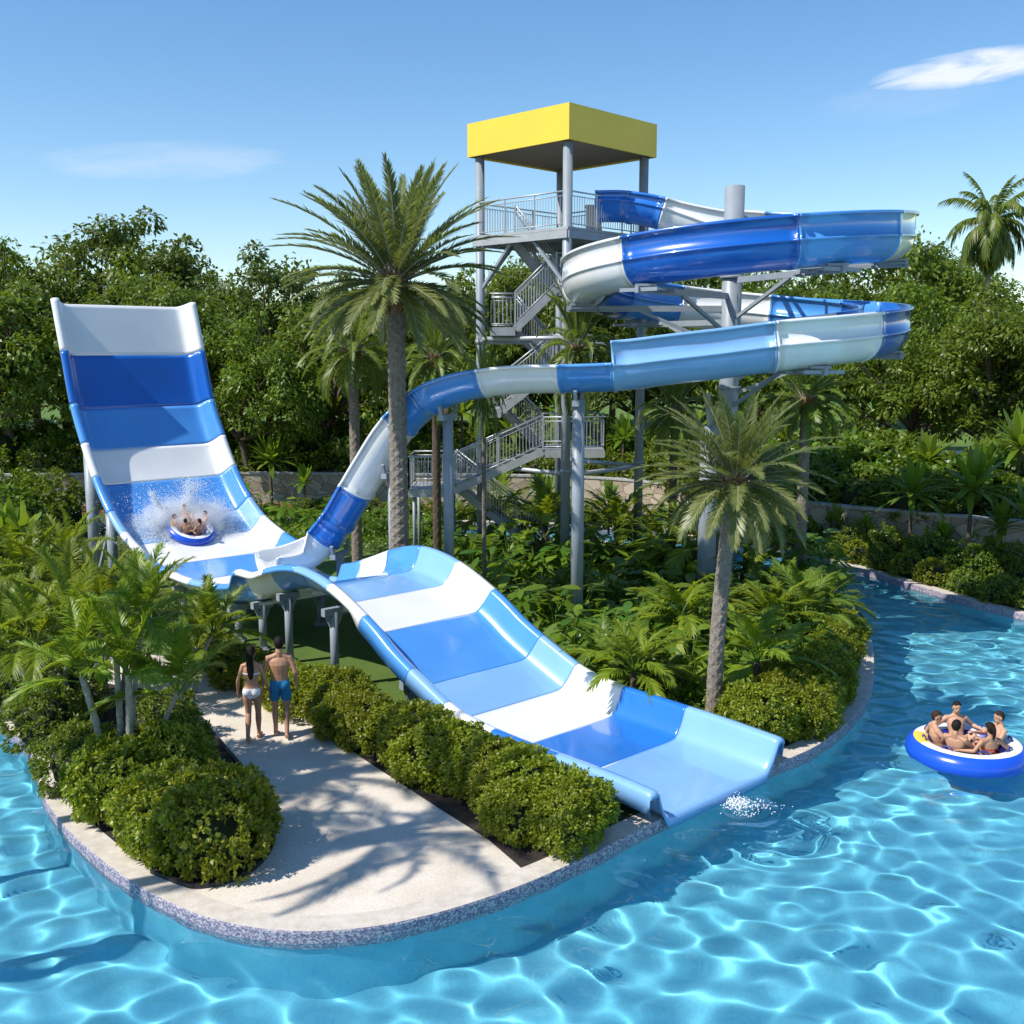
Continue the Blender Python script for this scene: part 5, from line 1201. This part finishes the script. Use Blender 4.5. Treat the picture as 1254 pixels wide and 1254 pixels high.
# the couple walking hand in hand up the path, seen from behind
man = dict(hipL=(-.092, 0, .93), hipR=(.092, 0, .93), knL=(-.10, .09, .51), knR=(.10, .04, .51), anL=(-.10, .10, .085), anR=(.10, -.16, .12), toeL=(-.115, .29, .03), toeR=(.115, .02, .03), shL=(-.180, 0, 1.43), shR=(.180, 0, 1.43),
           elL=(-.275, -.02, 1.17), elR=(.265, -.06, 1.17), wrL=(-.295, .05, .93), wrR=(.285, .05, .94), neck=(0, -.01, 1.53), head=(0, .02, 1.665), face=(-.1, 1, -.05))
woman = dict(hipL=(-.088, 0, .93), hipR=(.088, 0, .93), knL=(-.085, .03, .51), knR=(.08, .10, .51), anL=(-.075, -.17, .125), anR=(.075, .12, .085), toeL=(-.08, 0, .03), toeR=(.09, .30, .03), shL=(-.15, 0, 1.41), shR=(.15, 0, 1.41),
             elL=(-.235, -.05, 1.16), elR=(.235, -.01, 1.16), wrL=(-.265, .04, .93), wrR=(.285, .05, .945), neck=(0, -.01, 1.51), head=(.0, .02, 1.645), face=(.15, 1, -.05))
person(man, 'man in teal swim shorts walking up the path, seen from behind', False, 'skin_tan', 'short', 'trunks', 'hair', G(345, 902, .008), R(10), 1.05, voxel=.009, leglim=.62)
person(woman, 'long-haired woman in white bikini walking up the path, seen from behind', True, 'skin_tan', 'long', 'bikini', 'hair', G(311, 906, .008), R(4), .99, voxel=.009)

# ------------------------------------------------------------------ rafts with riders
def seated(kind):
    J = dict(hipL=(-.09, .02, .10), hipR=(.09, .02, .10), knL=(-.13, .33, .36), knR=(.13, .32, .37), anL=(-.10, .50, .05), anR=(.10, .49, .05), toeL=(-.10, .66, .04), toeR=(.10, .65, .04), shL=(-.18, -.13, .56), shR=(.18, -.13, .56), neck=(0, -.14, .645), head=(0, -.10, .78), face=(0, 1, -.12))
    if kind == 'rim': J.update(elL=(-.35, -.16, .40), elR=(.35, -.16, .40), wrL=(-.50, .02, .36), wrR=(.50, .02, .36), palmL=(0, 0, -1), palmR=(0, 0, -1))
    if kind == 'knee': J.update(elL=(-.30, .05, .36), elR=(.30, .05, .36), wrL=(-.19, .28, .41), wrR=(.19, .28, .42), palmL=(0, 0, -1), palmR=(0, 0, -1))
    if kind == 'one': J.update(elL=(-.35, -.16, .38), elR=(.29, .06, .37), wrL=(-.50, .04, .35), wrR=(.18, .28, .42), palmL=(0, 0, -1), palmR=(0, 0, -1), face=(.35, 1, -.1))
    return {k: tuple(v) for k, v in J.items()}
def raft(label, loc, rz, scale, tilt=None):
    root = empty('raft', loc, rz); root.scale = (scale,) * 3; tag(root, label, 'raft')
    RM, rt = .80, .235; n = 72
    def torus_band(a0, a1, mname, name, th0=0, th1=360, k=14, grow=0.0, parent=root):
        mb = MB(); m = max(4, int(n * (th1 - th0) / 360)); vs = []
        for i in range(m + 1):
            th = R(th0 + (th1 - th0) * i / m); pk = 1 + .012 * math.cos(th * 18)
            for j in range(k + 1):
                a = R(a0 + (a1 - a0) * j / k); r = RM + (rt + grow) * pk * math.cos(a); vs.append((r * math.cos(th), r * math.sin(th), .20 + (rt + grow) * .92 * math.sin(a)))
        mb.add(vs, [(i * (k + 1) + j, (i + 1) * (k + 1) + j, (i + 1) * (k + 1) + j + 1, i * (k + 1) + j + 1) for i in range(m) for j in range(k)], 0, True)
        return mb.build(name, M[mname], parent)
    torus_band(-180, 180, 'vinyl_blue', 'tube', k=28)
    torus_band(66, 128, 'vinyl_white', 'top_band', 170, 490, grow=.004); torus_band(66, 128, 'vinyl_yellow', 'yellow_band', 130, 170, grow=.004)
    torus_band(130, 168, 'vinyl_navy', 'inner_wall', grow=.003)
    mb = MB(); ring = [(.62 * math.cos(6.2832 * i / 48), .62 * math.sin(6.2832 * i / 48), .08) for i in range(48)]; mb.add(ring + [(x, y, .04) for x, y, z in ring], [list(range(48)), list(reversed(range(48, 96)))] + [(i, 48 + i, 48 + (i + 1) % 48, (i + 1) % 48) for i in range(48)]); mb.build('floor', M['vinyl_navy'], root)
    for i in range(8):
        th = R(22 + 45 * i); c = Vector((math.cos(th), math.sin(th), 0)); t = Vector((-math.sin(th), math.cos(th), 0)); b = c * (RM - .05) + Vector((0, 0, .415))
        hb = MB(); hb.tube(catmull([b - t * .09, b - t * .06 + Vector((0, 0, .05)), b + t * .06 + Vector((0, 0, .05)), b + t * .09], 4), .013, 8); hb.build('grab_handle', M['vinyl_navy'], root)
    return root
RL = Vector(G(1183, 926, WATER_Z)); RL.z = WATER_Z - .10
raft('big round blue raft with white top band floating on the pool', RL, R(20), 1.0)
# angle round the raft, variant, looks
riders = ((88, 'rim', False, 'skin', 'short', 'navy', 'hair', 'dark-haired man at the far side of the floating raft, facing the camera'),
          (176, 'one', False, 'skin', 'short', 'navy', 'hair_brown', 'brown-haired man sitting by the yellow band of the floating raft'),
          (2, 'knee', False, 'skin', 'short', 'red', 'hair_brown', 'brown-haired person on the outer right of the floating raft'),
          (228, 'knee', False, 'skin_tan', 'short', 'navy', 'hair', 'man with his back to the camera next to the ponytail woman in the floating raft'),
          (282, 'rim', True, 'skin_tan', 'tail', 'redbikini', 'hair', 'ponytail woman with her back to the camera in the floating raft'))
protos = []
for th, kind, fem, sk, hr, wr_, hc, lab in riders:
    a = R(th); rr = .46 if th not in (228, 282) else .50
    loc = RL + Vector((rr * math.cos(a), rr * math.sin(a), .10)); 
    protos.append((th, rr, person(seated(kind), lab, fem, sk, hr, wr_, hc, loc, a + math.pi / 2, .92, 'people riding the floating raft', voxel=.011)))
# the smaller raft coming down the drop slide, with its riders
fr_ = slide_section(18.3, 18.4); p0, p1 = fr_[0][13], fr_[-1][13]; Td = (p1 - p0).normalized(); Nn = SN.cross(Td); Nn = Nn if Nn.z > 0 else -Nn
SL = p0 - SN * .02 + Nn * .02; sc_r = .66
Q = Matrix((SN, Td, SN.cross(Td) if SN.cross(Td).z > 0 else -SN.cross(Td))).transposed()
r2 = raft('small round blue raft with riders splashing down the drop slide', SL, 0, sc_r); r2.rotation_euler = Q.to_euler()
labs = ('far rider raised highest in the raft on the drop slide', 'rider on the left of the raft on the drop slide', 'rider on the right of the raft on the drop slide', 'rider with his back to the camera in the raft on the drop slide', 'ponytail rider with back to the camera in the raft on the drop slide')
for (th, rr, pr_), lab in zip(protos, labs):
    c = copy_tree(pr_); a = R(th); up_ = Q @ Vector((math.cos(a) * rr, math.sin(a) * rr, .16 if th != 88 else .24)) * sc_r
    c.location = SL + up_; c.scale = (.92 * sc_r,) * 3; c.rotation_euler = (Q @ Matrix.Rotation(a + math.pi / 2, 3, 'Z')).to_euler() if False else (R(12) if th < 180 else R(4), 0, math.atan2(Q[1][0], Q[0][0]) + a + math.pi / 2)
    tag(c, lab, 'person', 'people riding the raft on the slide')

# ------------------------------------------------------------------ splashes
rng = np.random.default_rng(77)
def droplets(name, label, P, r):
    P = np.asarray(P); n = len(P); r = np.broadcast_to(r, (n,)) * rng.uniform(.5, 1.5, n)
    base = np.array([(1, 0, 0), (-1, 0, 0), (0, 1, 0), (0, -1, 0), (0, 0, 1), (0, 0, -1)], float)
    V = (P[:, None, :] + base[None] * r[:, None, None] * rng.uniform(.7, 1.4, (n, 1, 3))).reshape(-1, 3)
    f = np.array([(0, 2, 4), (2, 1, 4), (1, 3, 4), (3, 0, 4), (2, 0, 5), (1, 2, 5), (3, 1, 5), (0, 3, 5)]); F = (np.arange(n)[:, None, None] * 6 + f[None]).reshape(-1, 3)
    me = bpy.data.meshes.new(name); me.vertices.add(len(V)); me.loops.add(F.size); me.polygons.add(len(F)); me.vertices.foreach_set('co', V.ravel()); me.loops.foreach_set('vertex_index', F.ravel().astype(int)); me.polygons.foreach_set('loop_start', np.arange(len(F)) * 3)
    me.polygons.foreach_set('use_smooth', np.ones(len(F), bool)); me.update(calc_edges=True); me.materials.append(M['foam'])
    tag(link(name, me), label, 'splash', kind='stuff')
def slide_local(x, y, z): return np.outer(x, SN) + np.outer(y, Td) + np.outer(z, Nn) + np.array(SL)
n = 26000; a = rng.uniform(0, 2 * math.pi, n); rad = .45 + np.abs(rng.normal(size=n)) * .42; hgt = np.abs(rng.normal(size=n)) * .22 * np.exp(-((rad - .6) / .5) ** 2) + np.abs(rng.normal(size=n)) * .03
x = rad * np.cos(a) * 1.45; y = rad * np.sin(a) * .8 + .32; hgt *= np.where(np.sin(a) > -.2, 1.5, .35)
parts_ = [slide_local(x, y, hgt)]
m = 2600; t = rng.uniform(0, 1, m) ** .8; parts_.append(slide_local(.12 + t * .18 + rng.normal(size=m) * (.03 + .17 * t), .75 + t * .25 + rng.normal(size=m) * .12, t * 1.15 + rng.normal(size=m) * .05))
m = 1500; t = rng.uniform(0, 1, m); parts_.append(slide_local(-.35 - t * .55 + rng.normal(size=m) * .05, .7 + t * .3 + rng.normal(size=m) * .06, t * .85 + rng.normal(size=m) * .05))
m = 2500; parts_.append(slide_local(rng.normal(size=m) * 1.0, .7 + np.abs(rng.normal(size=m)) * .5, np.abs(rng.normal(size=m)) * .45))
PP = np.concatenate(parts_); droplets('splash', 'white spray thrown up round the raft on the drop slide', PP, np.where(np.arange(len(PP)) < 26000, .0085, .0085))
c = G(905, 988, WATER_Z); m = 600; a = rng.uniform(0, 6.28, m); r_ = np.abs(rng.normal(size=m)) * .14; z = np.abs(rng.normal(size=m)) * .09 * np.exp(-r_ * 5)
A_ = np.stack([c.x + r_ * np.cos(a) * 1.3, c.y + r_ * np.sin(a), WATER_Z + .015 + z], 1)
m = 60; a = rng.uniform(-2.2, .9, m); r_ = .34 + rng.normal(size=m) * .09; B_ = np.stack([c.x + .1 + r_ * np.cos(a) * 1.2, c.y + r_ * np.sin(a) * .9, np.full(m, WATER_Z + .02)], 1)
droplets('splash', 'small white splash in the pool below the slide lip', np.concatenate([A_, B_]), .010)

# fine mist hanging round the raft, and the film of white water running down the chute
mb = MB(); mb.ellipsoid((0, 0, 0), (1.75, .95, .52), 28, 18)
mist = mb.build('spray_mist', []); mist.location = SL + Td * .45 + Nn * .28; mist.rotation_euler = Q.to_euler(); tag(mist, 'white mist round the raft on the drop slide', 'spray', kind='stuff')
mm = bpy.data.materials.new('mist'); mm.use_nodes = True; nt = mm.node_tree; nt.nodes.clear(); o = nt.nodes.new('ShaderNodeOutputMaterial'); pv = nt.nodes.new('ShaderNodeVolumePrincipled'); pv.inputs['Color'].default_value = (.97, .98, 1, 1); pv.inputs['Anisotropy'].default_value = .1
tcx = nt.nodes.new('ShaderNodeTexCoord'); ln = nt.nodes.new('ShaderNodeVectorMath'); ln.operation = 'LENGTH'; mpp = nt.nodes.new('ShaderNodeMapping'); mpp.inputs['Scale'].default_value = (1 / 1.75, 1 / .95, 1 / .52); nt.links.new(tcx.outputs['Object'], mpp.inputs['Vector']); nt.links.new(mpp.outputs[0], ln.inputs[0])
nz = nt.nodes.new('ShaderNodeTexNoise'); nz.inputs['Scale'].default_value = 3.2; nz.inputs['Detail'].default_value = 5; nt.links.new(tcx.outputs['Object'], nz.inputs['Vector'])
m1 = nt.nodes.new('ShaderNodeMath'); m1.operation = 'SUBTRACT'; nt.links.new(nz.outputs['Fac'], m1.inputs[0]); m0 = nt.nodes.new('ShaderNodeMath'); m0.operation = 'MULTIPLY'; m0.inputs[1].default_value = .62; nt.links.new(ln.outputs['Value'], m0.inputs[0]); nt.links.new(m0.outputs[0], m1.inputs[1])
m2 = nt.nodes.new('ShaderNodeMath'); m2.operation = 'MULTIPLY'; m2.inputs[1].default_value = 9; nt.links.new(m1.outputs[0], m2.inputs[0]); m3 = nt.nodes.new('ShaderNodeMath'); m3.operation = 'MAXIMUM'; m3.inputs[1].default_value = 0; nt.links.new(m2.outputs[0], m3.inputs[0])
nt.links.new(m3.outputs[0], pv.inputs['Density']); nt.links.new(pv.outputs[0], o.inputs['Volume']); mist.data.materials.append(mm)
sc.cycles.volume_bounces = 5; sc.cycles.volume_step_rate = 2.0; sc.cycles.volume_max_steps = 96
